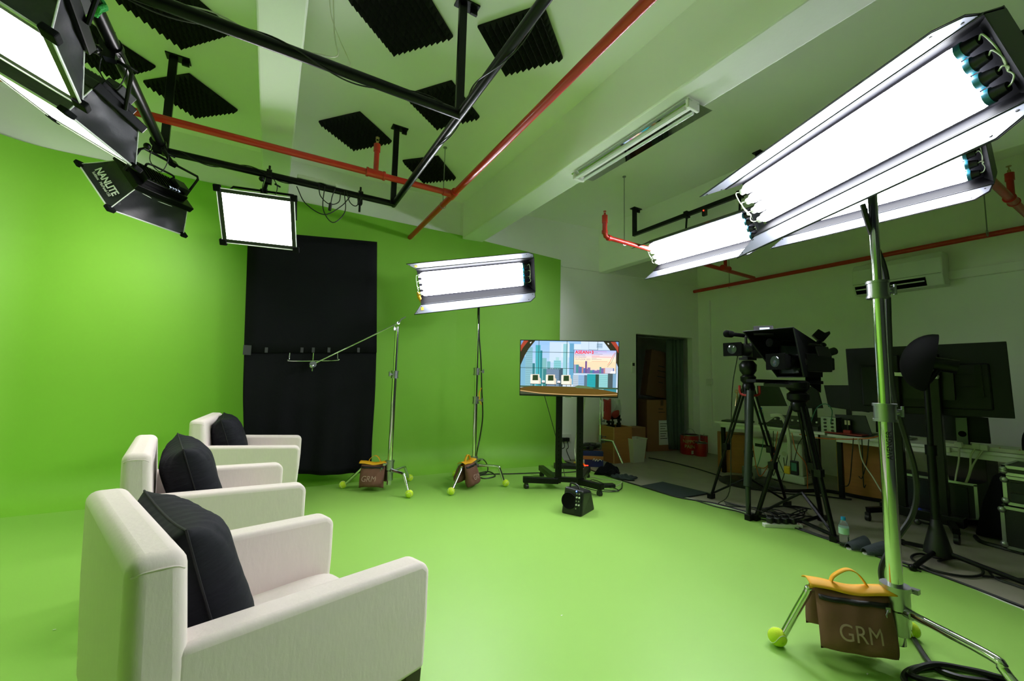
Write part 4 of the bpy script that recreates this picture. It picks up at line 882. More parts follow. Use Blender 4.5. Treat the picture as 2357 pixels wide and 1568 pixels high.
# dark foot mat, gloves, slippers, bottle, power strips
q = [onf(1471, 1122), onf(1525, 1112), onf(1632, 1138), onf(1570, 1149)]
o = obj('floor_mat', MB().prism([V(v.x, v.y, .009) for v in q], (0, 0, .008)), 'mat_grey', bevel=.003); tag(o, 'dark grey foot mat on the concrete at the edge of the green floor', 'mat')
def crumple(name, label, cat, x, y, sx, sy, h, seed, m='black_fabric', rz=0, group=None):
    rs = random.Random(seed); c = onf(x, y); ph = [rs.uniform(0, 6) for _ in range(6)]
    def f(u, v):
        a, b = 2*u-1, 2*v-1; e = max(0, 1-abs(a)**2.4)*max(0, 1-abs(b)**2.4); k = h*e**.5*(.62+.25*math.sin(5*a+ph[0])*math.sin(4*b+ph[1])+.2*math.sin(11*a+ph[2]+6*b))
        r = 1+.14*math.sin(3*math.atan2(b, a)+ph[3]); return V(a*sx*r, b*sy*r, max(.0, k)+.010)
    g = MB().grid(f, 26, 26); o = obj(name, g, m, smooth=True, solid=.004); o.location = (c.x, c.y, 0); o.rotation_euler = (0, 0, rz); tag(o, label, cat, group); return o
crumple('work_glove', 'crumpled black glove on the floor, left one by the cables', 'glove', 1402, 1092, .16, .12, .15, 2, rz=.4, group='black gloves')
crumple('work_glove', 'flatter black glove lying right of the crumpled one', 'glove', 1435, 1102, .15, .09, .05, 5, 'mat_grey', rz=-.9, group='black gloves')
def slipper(x, y, label, rz):
    c = onf(x, y); t = thing('slipper', label, 'slipper', (c.x, c.y, 0), rz=rz, group='grey slippers beside the bottle')
    pts = [(.05*math.cos(a)*(1+.12*math.cos(a)), .13*math.sin(a)) for a in [2*PI*k/20 for k in range(20)]]
    obj('sole', MB().prism([(a, b, .002) for a, b in pts], (0, 0, .014)), 'edge_white', t, bevel=.003)
    def f(u, v):
        ph = PI*u; yy = .125-.16*v; wv = .052*math.sqrt(max(.02, 1-((yy-.01)/.135)**2)); return V(-math.cos(ph)*wv, yy, .016+math.sin(ph)*(.035+.05*v))
    obj('upper', MB().grid(f, 14, 8), 'slipper', t, smooth=True, solid=.005); return t
slipper(1984, 1266, 'left one of the two grey slippers by the water bottle', math.radians(70)); slipper(2026, 1279, 'right one of the two grey slippers, nearest the chrome stand', math.radians(62))
c = onf(1944, 1260); bo = thing('water_bottle', 'clear plastic water bottle with a blue cap standing beside the tripod foot', 'bottle', (c.x, c.y, 0))
pr = [(.028, 0), (.033, .006)]
for i in range(6): pr += [(.033, .012+i*.014), (.0305, .019+i*.014)]
pr += [(.033, .10), (.033, .155), (.031, .165), (.022, .19), (.0135, .203), (.0135, .212)]
obj('bottle', MB().lathe(pr, seg=28), 'water', bo, smooth=60); obj('cap', MB().lathe([(.0155, .205), (.0155, .226), (.014, .229), (.001, .229)], seg=20), 'cap_blue', bo, smooth=True)
obj('label_band', MB().lathe([(.0336, .103), (.0336, .152)], seg=28), 'bottle_label', bo, smooth=True)
def strip(name, label, a, b, n, m='white_plastic', sock=True, w_=.05, z=.02, plugs=0):
    a, b = Vector(a), Vector(b); d = (b-a); L = d.length; d.normalize(); nn = V(-d.y, d.x, 0) if abs(d.z) < .5 else V(0, 1, 0); c = (a+b)/2
    R = Matrix((d, nn, d.cross(nn))).transposed(); t = thing(name, label, 'power strip', c, R=R)
    obj('body', MB().box((0, 0, 0), (L, w_, .035)), m, t, bevel=.008)
    for i in range(n):
        x = (i-(n-1)/2)*L/n*.9
        obj('socket', MB().box((x, 0, .018), (.034, .034, .002)).box((x, 0, .0195), (.006, .010, .001)), 'bin_white', t)
        obj('rocker', MB().box((x+.024, .0, .019), (.008, .014, .004)), 'red_rubber', t)
    return t
a, b = onf(1757, 1209, .02), onf(1845, 1212, .02)
ps = strip('power_strip', 'white power strip with red switches on the floor under the tripods', a, b, 5)
for i in range(4):
    g = a.lerp(b, .18+.2*i)+V(0, .0, .045); o = obj('mains_plug', MB().box(g, (.05, .05, .05)), 'black_plastic', bevel=.01)
    tag(o, 'black plug in the white floor power strip, %s from the left' % ('first', 'second', 'third', 'fourth')[i], 'plug', 'plugs in the floor power strip'); cable([g, g+V(.03, .08, .04), g+V(.1, .25, .02), g+V(.12-.1*i, .5, .012)], .005, parent=o, name='plug_lead')

for i, (x, y, l_) in enumerate(((125, 1450, 'small white paint chip on the green floor left of the nearest armchair'), (1293, 1417, 'tiny pale fleck on the green floor near the middle'), (1997, 1552, 'tiny pale fleck on the green floor below the foreground sandbag'))):
    g = onz(x, y, .010); o = obj('paint_chip', MB().prism([g+V(-.006, -.002, 0), g+V(.006, -.001, 0), g+V(.005, .003, 0), g+V(-.004, .003, 0)], (0, 0, .001)), 'paper'); tag(o, l_, 'paint chip')
# ================================================================ the operators' corner
def dep(x, y, d): return EYE + ray(x, y)*d
def tripod(label, apex, feet, r=.017, mon=None, spread=.30, m_='black_metal', cat='tripod', name='camera_tripod'):
    t = thing(name, label, cat, (0, 0, 0)); A = Vector(apex)
    for i, f_ in enumerate(feet):
        f_ = V(f_.x, f_.y, .02); a = A+(V(f_.x, f_.y, A.z)-A).normalized()*.05; mid = a.lerp(f_, .52); side = (f_-a).cross(V(0, 0, 1)).normalized()*.022
        m = MB()
        for s in (-1, 1): m.cyl(a+side*s, mid+side*s, r*.62, seg=10)
        m.cyl(mid-(f_-a)*.03, f_, r*.8, seg=12).box(mid, (.07, .05, .06)).box(f_+V(0, 0, .01), (.07, .05, .05)); lg = obj('leg', m, m_, t, smooth=True)
    c = V(sum(f_.x for f_ in feet)/3, sum(f_.y for f_ in feet)/3, spread); m = MB()
    for f_ in feet: m.cyl(c, c+(V(f_.x, f_.y, .05)-c)*.92, .011, seg=8)
    obj('spreader', m, m_, t, smooth=True)
    m = MB().lathe([(.03, -.05), (.055, -.03), (.06, .02), (.05, .05), (.035, .07)], A, 20); obj('bowl', m, m_, t, smooth=True)
    return t
# left tripod with the video camera
fA = [onz(1725, 1199), onz(1637, 1148), onz(1812, 1166)]; AA = V(4.15, 2.385, 1.20)
tA = tripod('black camera tripod with a thick front leg, under the smaller video camera', AA, fA, .018)
obj('telescopic_leg', MB().cyl(V(fA[0].x+.02, fA[0].y+.02, .30), AA-V(.06, .05, .02), .034, seg=20).cyl(V(fA[0].x+.02, fA[0].y+.02, .03), V(fA[0].x+.02, fA[0].y+.02, .30), .020), 'dark_carbon', tA, smooth=True)
obj('red_strap', MB().tube(smooth_path([AA+V(-.07, .05, .03), AA+V(-.085, .03, -.05), AA+V(-.07, -.05, -.065), AA+V(.02, -.09, -.05), AA+V(.03, -.09, .03)], 5), .011, 8), 'red_rubber', tA, smooth=True)
m = MB().lathe([(.045, .07), (.07, .10), (.07, .14), (.05, .16), (.075, .20), (.08, .26), (.05, .30)], AA-V(0, 0, .02), 20).box(AA+V(0, 0, .30), (.16, .09, .025)); obj('fluid_head', m, 'black_metal', tA, smooth=True)
obj('pan_handle', MB().cyl(AA+V(.04, .0, .24), AA+V(.34, .16, .10), .010).cyl(AA+V(.26, .12, .14), AA+V(.34, .16, .10), .016), 'black_metal', tA, smooth=True)
ks = thing('key_bunch', 'bunch of brass keys hanging at the tripod bowl', 'keys', AA+V(-.11, .05, -.02))
for i in range(3): obj('key', MB().box((0, .008*i, -.05-.035*i), (.012, .003, .07), Matrix.Rotation(.2*(i-1), 3, 'Y')).tube([(.016*math.cos(a), .008*i, -.01+.016*math.sin(a)) for a in [k*PI/5 for k in range(10)]], .002, 5, closed=True), 'brass', ks)
def video_camera(label, o, d, s=1.):
    """o: base centre, d: lens direction"""
    d = Vector(d).normalized(); n = V(0, 0, 1).cross(d); R = Matrix((d, n, V(0, 0, 1))).transposed()
    t = thing('video_camera', label, 'video camera', o, R=R)
    obj('body', MB().box((-.02*s, 0, .075*s), (.22*s, .10*s, .13*s)).box((-.14*s, 0, .07*s), (.06*s, .07*s, .09*s)), 'black_plastic', t, bevel=.01)
    obj('lens_barrel', MB().lathe([(.045*s, .08*s), (.052*s, .10*s), (.052*s, .19*s), (.058*s, .20*s), (.058*s, .235*s)], (0, 0, .075*s), 24, (1, 0, 0)), 'black_plastic', t, smooth=True)
    a = .24*s; m = MB(); m.hexa([(a, -.06*s, .035*s), (a, .06*s, .035*s), (a, .06*s, .115*s), (a, -.06*s, .115*s), (a+.075*s, -.085*s, .015*s), (a+.075*s, .085*s, .015*s), (a+.075*s, .085*s, .135*s), (a+.075*s, -.085*s, .135*s)]); obj('lens_hood', m, 'matte_black', t, bevel=.006)
    obj('lens_glass', MB().lathe([(.04*s, .317*s), (.03*s, .319*s), (.001, .320*s)], (0, 0, .075*s), 20, (1, 0, 0)), 'teleglass', t, smooth=True)
    obj('carry_handle', MB().tube(smooth_path([(-.10*s, 0, .13*s), (-.10*s, 0, .19*s), (-.05*s, 0, .205*s), (.06*s, 0, .205*s), (.10*s, 0, .19*s), (.10*s, 0, .13*s)], 4), .012*s, 10), 'black_plastic', t, smooth=True)
    obj('microphone', MB().lathe([(.008*s, -.02*s), (.018*s, -.01*s), (.018*s, .17*s), (.030*s, .175*s), (.032*s, .25*s), (.014*s, .265*s)], (.06*s, -.05*s, .215*s), 16, (1, 0, 0)), 'matte_black', t, smooth=True)
    obj('eyepiece', MB().cyl((-.14*s, 0, .15*s), (-.21*s, 0, .17*s), .028*s), 'black_plastic', t, smooth=True)
    obj('side_screen', MB().box((.02*s, .11*s, .15*s), (.11*s, .012*s, .075*s), Matrix.Rotation(.3, 3, 'X')), 'black_plastic', t, bevel=.004)
    return t
video_camera('small black video camera with a microphone on the left tripod', AA+V(.06, -.02, .30), (-.92, .0, -.02), 1.12)
cable([AA+V(-.20, -.02, .33), AA+V(-.24, .02, .0), AA+V(-.22, .06, -.5), AA+V(-.2, .1, -1.0), AA+V(-.1, .3, -1.19)], .0045, label='thin black cable hanging from the small video camera to the floor')
# right tripod with the teleprompter
fB = [onz(1740, 1199), onz(1922, 1249), onz(1893, 1200)]; BB = V(4.07, 1.90, 1.06)
tB = tripod('heavy camera tripod carrying the teleprompter, its nearest foot by the water bottle', BB, fB, .024)
m = MB().lathe([(.05, .07), (.085, .10), (.085, .15), (.06, .17), (.09, .20), (.09, .25), (.06, .27)], BB-V(0, 0, .04), 20); obj('fluid_head', m, 'black_metal', tB, smooth=True)
m = MB()
for f_ in fB: m.cyl(V(f_.x, f_.y, .05), V(sum(q.x for q in fB)/3, sum(q.y for q in fB)/3, .05), .016, seg=8)
obj('ground_spreader', m, 'black_metal', tB, smooth=True)
pt = thing('teleprompter', 'big black teleprompter with a fabric hood on the right tripod', 'teleprompter', (0, 0, 0))
ra, rb = dep(1728, 873, 3.78), dep(1882, 875, 3.92); rb.z = ra.z; rd_v = (rb-ra).normalized(); rn = V(-rd_v.y, rd_v.x, 0)*.06; m = MB().prism([ra+rn, rb+rn, rb-rn, ra-rn], (0, 0, -.03)); obj('base_rail', m, 'black_metal', pt, bevel=.004)
fq = [dep(1711, 763, 3.95), dep(1826, 754, 3.62), dep(1850, 868, 3.62), dep(1790, 868, 3.92)]
rq = [dep(1820, 790, 4.12), dep(1893, 797, 3.92), dep(1893, 868, 3.92), dep(1825, 868, 4.12)]
m = MB(); m.add(fq+rq, [(0, 1, 5, 4), (1, 2, 6, 5), (2, 3, 7, 6), (3, 0, 4, 7), (4, 5, 6, 7)]); hd_ = obj('fabric_hood', m, 'black_fabric', pt, solid=.008, bevel=.004)
obj('hood_rim', MB().tube(fq, .007, 6, closed=True), 'hood_fabric', pt, smooth=True)
g = [fq[3].lerp(fq[2], .08)+V(.02, 0, .03), fq[2]+V(.0, .03, .03), dep(1862, 790, 3.84), dep(1795, 782, 4.04)]
obj('mirror_glass', MB().prism(g, V(.004, 0, 0)), 'teleglass', pt); obj('glass_frame', MB().tube(g, .010, 6, closed=True), 'black_metal', pt)
obj('prompter_screen', MB().prism([dep(1757, 882, 3.75), dep(1828, 885, 3.62), dep(1842, 877, 3.78), dep(1775, 876, 3.88)], (0, 0, -.03)), 'black_plastic', pt, bevel=.004)
sk_ = [dep(1893, 800, 3.92), dep(1903, 838, 3.95), dep(1890, 862, 3.95), dep(1890, 905, 3.95), dep(1855, 880, 3.9), dep(1853, 820, 3.9)]
obj('rear_skirt', MB().prism(sk_, (.10, .05, 0)), 'black_fabric', pt, bevel=.008)
tb_ = thing('prompter_tablet', 'small lit tablet resting on top of the teleprompter hood', 'tablet', (0, 0, 0)); g = dep(1757, 768, 3.86)
RT = Matrix.Rotation(math.radians(-60), 3, 'Z') @ Matrix.Rotation(math.radians(58), 3, 'X')
obj('case', MB().box(g+V(.02, .01, .03), (.16, .10, .025), RT), 'black_plastic', tb_, bevel=.004); obj('screen', MB().box(g+V(.02, .01, .03)+RT @ V(.01, 0, .0135), (.08, .05, .002), RT), 'lcd_on', tb_)
vc = video_camera('large studio camera behind the teleprompter hood, viewfinder raised', BB+V(.20, -.03, .30), (-.90, .30, 0), 1.25)
vf = thing('camera_viewfinder', 'angular black viewfinder hood above the rear of the teleprompter', 'viewfinder', (0, 0, 0)); g = dep(1890, 778, 4.0)
obj('hood', MB().prism([dep(1870, 771, 4.0), dep(1884, 757, 4.0), dep(1899, 766, 4.0), dep(1910, 762, 4.0), dep(1912, 768, 4.0), dep(1895, 787, 4.0), dep(1882, 782, 4.0)], (.09, .05, 0)), 'black_plastic', vf, bevel=.006)
obj('arm', MB().cyl(dep(1888, 782, 4.04), dep(1875, 803, 4.04), .02), 'black_metal', vf, smooth=True)
obj('eye_cup', MB().sphere(dep(1893, 794, 4.04), .045, 14, (1, .7, .55)), 'black_plastic', vf, smooth=True)
# ---- desks
def desk(label, x0, x1, y0, y1, z, legs):
    t = thing('desk', label, 'desk', ((x0+x1)/2, (y0+y1)/2, 0)); L_, W_ = x1-x0, y1-y0
    obj('desk_top', MB().box((0, 0, z-.015), (L_, W_, .03)), 'white_plastic', t, bevel=.004)
    for sx, sy in legs: obj('leg', MB().box((sx*(L_/2-.05), sy*(W_/2-.10), (z-.03)/2), (.045, .045, z-.03)), 'black_metal', t, bevel=.003)
    obj('apron', MB().box((-L_/2+.035, 0, z-.055), (.03, W_-.16, .05)), 'white_plastic', t)
    return t
four = ((-1, -1), (-1, 1), (1, -1), (1, 1))
desk('white desk behind the camera tripods crowded with laptops and cables', 5.56, 6.30, 2.33, 3.70, .71, four)
desk('white desk at the right behind the very large television, socket strip on its edge', 5.56, 6.30, -.30, 2.31, .70, four)
# ---- big television seen from the back, on its wheeled stand
bt_ = thing('television', 'very large television seen from behind at the right', 'television', (0, 0, 0))
MB_ = place(bt_, (5.2, 1.39, 1.325), (.143, -.99, .018), (-.021, .015, 1.))
TW2, TH2 = 1.065, .634
obj('back_shell', MB().box((0, .0, 0), (TW2, .03, TH2)), 'monitor_back', bt_, bevel=.004)
obj('electronics_bulge', MB().box((0, -.025, -.06), (TW2*.80, .03, TH2*.62)), 'monitor_back', bt_, bevel=.012)
obj('wall_mount', MB().box((.08, -.045, .04), (.62, .02, .012)).box((.08, -.045, -.07), (.62, .02, .012)).box((-.20, -.05, -.01), (.04, .02, .28)).box((.36, -.05, -.01), (.04, .02, .28)), 'black_metal', bt_)
obj('input_panel', MB().box((-.265, -.042, -.09), (.06, .006, .22)), 'black_plastic', bt_)
for i in range(6): obj('port', MB().box((-.262, -.046, .0-.035*i), (.022, .004, .007)), 'brushed', bt_)
obj('screen_glass', MB().box((0, .0165, 0), (TW2-.02, .003, TH2-.02)), 'teleglass', bt_)
s2_ = thing('television_stand', 'tall black wheeled stand holding the very large television', 'television stand', (0, 0, 0))
for yy in (1.55, 1.28): obj('column', MB().box((5.10, yy, .84), (.06, .085, 1.42)), 'black_metal', s2_, bevel=.005)
obj('mount_plate', MB().box((5.14, 1.41, 1.30), (.03, .5, .30)), 'black_metal', s2_)
obj('cross_beam', MB().box((5.10, 1.42, .13), (.10, .55, .08)), 'black_metal', s2_, bevel=.005)
for x, y in ((4.916, 1.74), (4.871, 1.15), (5.42, 1.76), (5.42, 1.12)):
    yy = 1.62 if y > 1.4 else 1.24; a = V(5.10, yy, .12); b_ = V(x, y, .10)
    lg = obj('leg', MB().tube([a, b_], .032, 4), 'black_metal', s2_); obj('caster', MB().cyl((x, y-.015, .032), (x, y+.015, .032), .032, seg=16).box((x, y, .065), (.045, .03, .03)), 'black_plastic', lg, smooth=True)
ps2 = strip('power_strip', 'white power strip fixed to the back of the very large television', onx(2056, 861, 5.06), onx(2160, 868, 5.06), 3, w_=.06)
# ---- black reflector on a stand
rs_ = thing('reflector_stand', 'black stand with a dark dome shaped reflector on top, right of the chrome stand', 'light stand', (0, 0, 0)); P0 = onz(2160, 1285, .03); cxs = V(P0.x, P0.y, 0)
obj('column', MB().cyl(cxs+V(0, 0, .15), cxs+V(0, 0, .80), .026, seg=16).cyl(cxs+V(0, 0, .80), cxs+V(0, 0, 1.30), .019, seg=16).cyl(cxs+V(0, 0, .76), cxs+V(0, 0, .83), .034), 'black_metal', rs_, smooth=True)
obj('hub', MB().lathe([(.028, .30), (.035, .27), (.075, .10), (.08, .06), (.03, .04)], cxs, 16).cyl(cxs+V(-.02, .03, .26), cxs+V(-.06, .07, .27), .008).sphere(cxs+V(-.07, .08, .27), .022, 10), 'black_plastic', rs_, smooth=True)
for q_ in (onz(2078, 1256), onz(2101, 1316), onz(2375, 1358)):
    m = MB().cyl(cxs+V(0, 0, .09), V(q_.x, q_.y, .025), .016).sphere((q_.x, q_.y, .026), .024, 10); obj('leg', m, 'black_metal', rs_, smooth=True)
ct = dep(2143, 836, (cxs+V(0, 0, 1.45)-EYE).dot(fw)); rd = (dep(2143, 783, 4.05)-dep(2143, 889, 4.05)).length/2*.97
m = MB(); axs = V(-.33, .94, .22).normalized(); m.lathe([(rd*math.sin(a), rd*.78*math.cos(a)) for a in [PI/2*k/10 for k in range(10, -1, -1)]], ct, 32, axs); obj('dome_reflector', m, 'matte_black', rs_, smooth=70)
obj('lamp_head', MB().cyl(ct, ct-axs*.14, .05).cyl(ct-axs*.06, cxs+V(0, 0, 1.28), .018), 'black_metal', rs_, smooth=True)
# ---- monitors and laptops on the desks
def screen_back(name, label, cat, x, q, th=.02, m='monitor_back', foot=None):
    P_ = [onx(a, b, x) for a, b in q]; t = thing(name, label, cat, (0, 0, 0)); obj('lid' if cat == 'laptop' else 'panel', MB().prism(P_, (th, 0, 0)), m, t, bevel=.004)
    if foot == 'laptop': b = [P_[3], P_[2]]; obj('keyboard_deck', MB().prism([V(p.x, p.y, .715) for p in b]+[V(p.x+.24, p.y, .715) for p in b[::-1]], (0, 0, .015)), 'black_plastic', t, bevel=.003)
    elif foot: c = (P_[2]+P_[3])/2; cz = .71; mm = MB().box((x+.03, c.y, (c.z+cz)/2+.02), (.02, foot, c.z-cz+.10)).box((x+.05, c.y, cz+.006), (.16, foot*1.8, .012)); obj('foot', mm, 'imac_foot' if foot > .06 else 'black_metal', t, bevel=.003)
    return t
screen_back('laptop', 'open black laptop on the desk seen between the two tripods', 'laptop', 5.75, [(1742, 888), (1792, 888), (1812, 935), (1745, 935)], .012, 'black_plastic', 'laptop')
screen_back('monitor', 'dark monitor half hidden behind the right tripod legs', 'monitor', 5.85, [(1850, 890), (1880, 890), (1893, 940), (1852, 940)], .03, 'monitor_back', .05)
screen_back('monitor', 'grey backed monitor at the left of the very large television', 'monitor', 5.80, [(1896, 887), (1985, 887), (2000, 950), (1906, 937)], .03, 'monitor_back', .05)
screen_back('laptop', 'black laptop with its lid open below the grey backed monitor', 'laptop', 5.72, [(1921, 954), (1992, 957), (2007, 1000), (1932, 992)], .012, 'black_plastic', 'laptop')
screen_back('desktop_computer', 'all in one computer with a metal foot below the very large television', 'computer', 5.85, [(2015, 948), (2140, 952), (2145, 1008), (2016, 995)], .03, 'monitor_back', .09)
screen_back('monitor', 'dark monitor with a wide metal foot below the right part of the very large television', 'monitor', 5.85, [(2160, 952), (2273, 962), (2280, 1022), (2165, 1012)], .03, 'monitor_back', .06)
o = obj('monitor_foot_plate', MB().prism([onx(2199, 962, 5.80), onx(2225, 962, 5.80), onx(2229, 1024, 5.80), onx(2203, 1024, 5.80)], (.01, 0, 0)), 'imac_foot'); tag(o, 'greenish metal monitor foot with a round hole, under the very large television', 'monitor foot')
obj('cable_hole', MB().lathe([(.028, 0), (.028, .004), (.001, .004)], onx(2215, 999, 5.798), 20, (-1, 0, 0)), 'matte_black', o)
lt = thing('laptop', 'flat closed laptop overhanging the left end of the desk', 'laptop', (5.72, 3.45, .712), rz=.3); obj('case', MB().box((0, 0, .010), (.26, .36, .018)), 'black_plastic', lt, bevel=.004)
b2_ = thing('water_bottle', 'water bottle standing on the desk behind the left tripod leg', 'bottle', (5.72, 3.13, .71)); obj('bottle', MB().lathe(pr, seg=20), 'water', b2_, smooth=60); obj('cap', MB().lathe([(.0155, .205), (.0155, .226), (.001, .229)], seg=16), 'cap_blue', b2_, smooth=True); obj('label_band', MB().lathe([(.0336, .103), (.0336, .152)], seg=20), 'bottle_label', b2_, smooth=True)
g = onx(1949, 991, 5.60); rd_ = obj('red_box', MB().box((5.62, g.y, .735), (.05, .07, .05)), 'red_rubber', bevel=.006); tag(rd_, 'tiny bright red box on the desk edge by the laptop', 'box')
g = onx(1944, 956, 5.60); o = obj('label_card', MB().box((5.66, g.y, .84), (.01, .05, .05)), 'can_label'); tag(o, 'small pale square tag below the grey backed monitor', 'tag')
obj('post', MB().cyl((5.672, g.y, .71), (5.672, g.y, .88), .018), 'black_plastic', o, smooth=True)
a, b = onx(1900, 993, 5.57), onx(1985, 1000, 5.57); o = obj('red_folder', MB().box(((a.x+b.x)/2+.08, (a.y+b.y)/2, .718), (.2, (a-b).length, .014)), 'bag_red', bevel=.002); tag(o, 'dark red flat folder lying on the desk front edge', 'folder')
gx = thing('mixer', 'black mixing console on the desk between the tripod legs', 'mixer', (5.78, 2.72, .71), rz=.1)
obj('console', MB().prism([(-.18, -.28, 0), (.18, -.28, 0), (.18, -.28, .14), (-.18, -.28, .05)], (0, .56, 0)), 'black_plastic', gx, bevel=.006)
for i in range(8): obj('fader', MB().box((-.06, -.23+.065*i, .095), (.03, .014, .02)), 'white_plastic', gx)
pc_ = thing('converter_box', 'small grey metal converter box with connectors on the desk by the tripod', 'electronic box', (5.66, 2.30, .71)); obj('case', MB().box((0, 0, .09), (.16, .15, .18)), 'brushed', pc_, bevel=.003)
for i in range(4):
    for j in range(2): obj('connector', MB().cyl((-.08, -.04+.07*j, .03+.04*i), (-.095, -.04+.07*j, .03+.04*i), .012, seg=12), 'black_plastic', pc_, smooth=True)
bp_ = thing('backpack', 'black backpack on the desk at the right picture edge', 'backpack', (5.80, .66, .70))
m = MB().grid(lambda u, v: V(.13*math.cos(2*PI*u)*(1-.55*v**4), .26*math.sin(2*PI*u)*(1-.55*v**4), .30*v), 24, 8); m.lathe([(.001, .30), (.11, .295)], seg=16); obj('bag', m, 'black_fabric', bp_, smooth=True); obj('strap', MB().tube(smooth_path([(-.13, -.1, .05), (-.17, -.1, .15), (-.10, -.1, .27)], 5), .012, 6), 'black_fabric', bp_, smooth=True)
# sockets along the desk edge with pale leads
sk3 = strip('power_strip', 'long pale socket strip along the front edge of the right desk', V(5.59, 1.35, .72), V(5.59, .72, .72), 5, 'bin_white', w_=.05)
for i, (x, y, path_) in enumerate(((2207, 1024, [(2207, 1060), (2200, 1100), (2197, 1140), (2212, 1170), (2205, 1200)]), (2248, 1028, [(2235, 1050), (2232, 1085), (2215, 1125), (2185, 1150), (2160, 1170)]), (2266, 1031, [(2240, 1070), (2225, 1110), (2195, 1142), (2178, 1150)]), (2180, 1035, [(2172, 1055), (2185, 1110), (2215, 1170), (2190, 1198)]))):
    g = onx(x, y, 5.55); o = obj('mains_plug', MB().box(g, (.05, .05, .05)), 'bin_white', bevel=.006); tag(o, 'pale plug on the right desk edge, %s' % ('leftmost but one, over a straight lead', 'third from the left', 'rightmost of the four', 'leftmost, beside the black stand')[i], 'plug', 'pale plugs on the desk edge')
    cable([g]+[onx(a, b, 5.50) for a, b in path_], .007, 'cream_cable', parent=o, name='plug_lead')
# ---- things under the desks
ap = thing('portable_cooler', 'pale boxy appliance under the desk behind the tripod legs', 'appliance', (5.98, 3.02, .0)); obj('body', MB().box((0, 0, .31), (.34, .66, .40)).box((0, 0, .06), (.36, .70, .10)), 'ac_white', ap, bevel=.02); obj('round_mark', MB().lathe([(.03, 0), (.03, .003), (.001, .003)], (-.171, -.12, .36), 20, (-1, 0, 0)), 'bin_white', ap); obj('vent', MB().box((-.172, .15, .42), (.004, .2, .04)), 'ink', ap)
o = cable([onx(1775, 957, 5.3), onx(1795, 957, 5.3), onx(1808, 975, 5.35), onx(1816, 1010, 5.4), onx(1818, 1050, 5.45), onx(1817, 1082, 5.5)], .022, 'bin_white', 'pale thick hose arching over the desk edge down to the floor', 'hose', 'air_hose')
wd_ = thing('wooden_cabinet', 'brown wooden cabinet under the desk, right of the tripods', 'cabinet', (6.05, 2.12, 0)); obj('carcass', MB().box((0, 0, .31), (.40, .44, .62)), 'plywood', wd_, bevel=.004); obj('front_edge', MB().box((-.202, .21, .31), (.004, .02, .62)), 'plywood_edge', wd_)
w2_ = thing('wooden_cabinet', 'dark brown wooden panel box under the right desk behind the black columns', 'cabinet', (6.05, 1.35, 0)); obj('carcass', MB().box((0, 0, .30), (.40, .40, .60)), 'wood_dark', w2_, bevel=.004)
rk = thing('equipment_rack', 'open dark equipment rack with cables beneath the right desk', 'equipment rack', (5.62, 1.42, 0)); obj('case', MB().box((.02, 0, .24), (.34, .56, .32)), 'case_laminate', rk, bevel=.004)
obj('frame', MB().box((-.155, .27, .24), (.012, .02, .33)).box((-.155, -.27, .24), (.012, .02, .33)).box((-.155, 0, .40), (.012, .56, .02)).box((-.155, 0, .085), (.012, .56, .02)), 'case_edge', rk)
for i in range(4): obj('panel', MB().box((-.158, -.18+.12*i, .24), (.006, .08, .26)), 'housing', rk)
obj('status_light', MB().sphere((-.165, .12, .27), .006, 8), 'led_blue', rk)
am = thing('small_amplifier', 'small metal box with a round fan grille on the floor near the wooden speaker cabinet', 'amplifier', (5.55, 3.18, 0)); obj('case', MB().box((0, 0, .085), (.15, .17, .16)), 'brushed', am, bevel=.004); obj('fan_grille', MB().lathe([(.06, 0), (.06, .004), (.04, .006), (.036, .002), (.02, .005), (.001, .005)], (-.075, 0, .085), 20, (-1, 0, 0)), 'black_plastic', am, smooth=True)
g = onz(1728, 1113, 0); db = thing('round_base', 'flat round black base on the floor behind the left tripod', 'base', (g.x, g.y, 0)); obj('disc', MB().lathe([(.36, 0), (.37, .012), (.33, .028), (.001, .034)], seg=40), 'black_plastic', db, smooth=True)
yl = obj('yellow_tool', MB().box(onx(1813, 1082, 5.4), (.05, .07, .09)), 'yellow_plastic', bevel=.012); tag(yl, 'small yellow block shaped thing behind the tripod legs', 'tool'); yl.location.z += 0
mt = thing('meter', 'handheld meter with a pale display hung behind the tripod legs', 'meter', onx(1829, 1077, 5.3)); obj('case', MB().box((0, 0, 0), (.03, .085, .16)), 'housing', mt, bevel=.008); obj('display', MB().box((-.016, 0, .01), (.003, .055, .09)), 'teal_cable', mt); obj('lanyard', MB().tube([(0, 0, .08), (.10, .0, .26), (.26, .0, .37)], .004, 6), 'cable', mt)
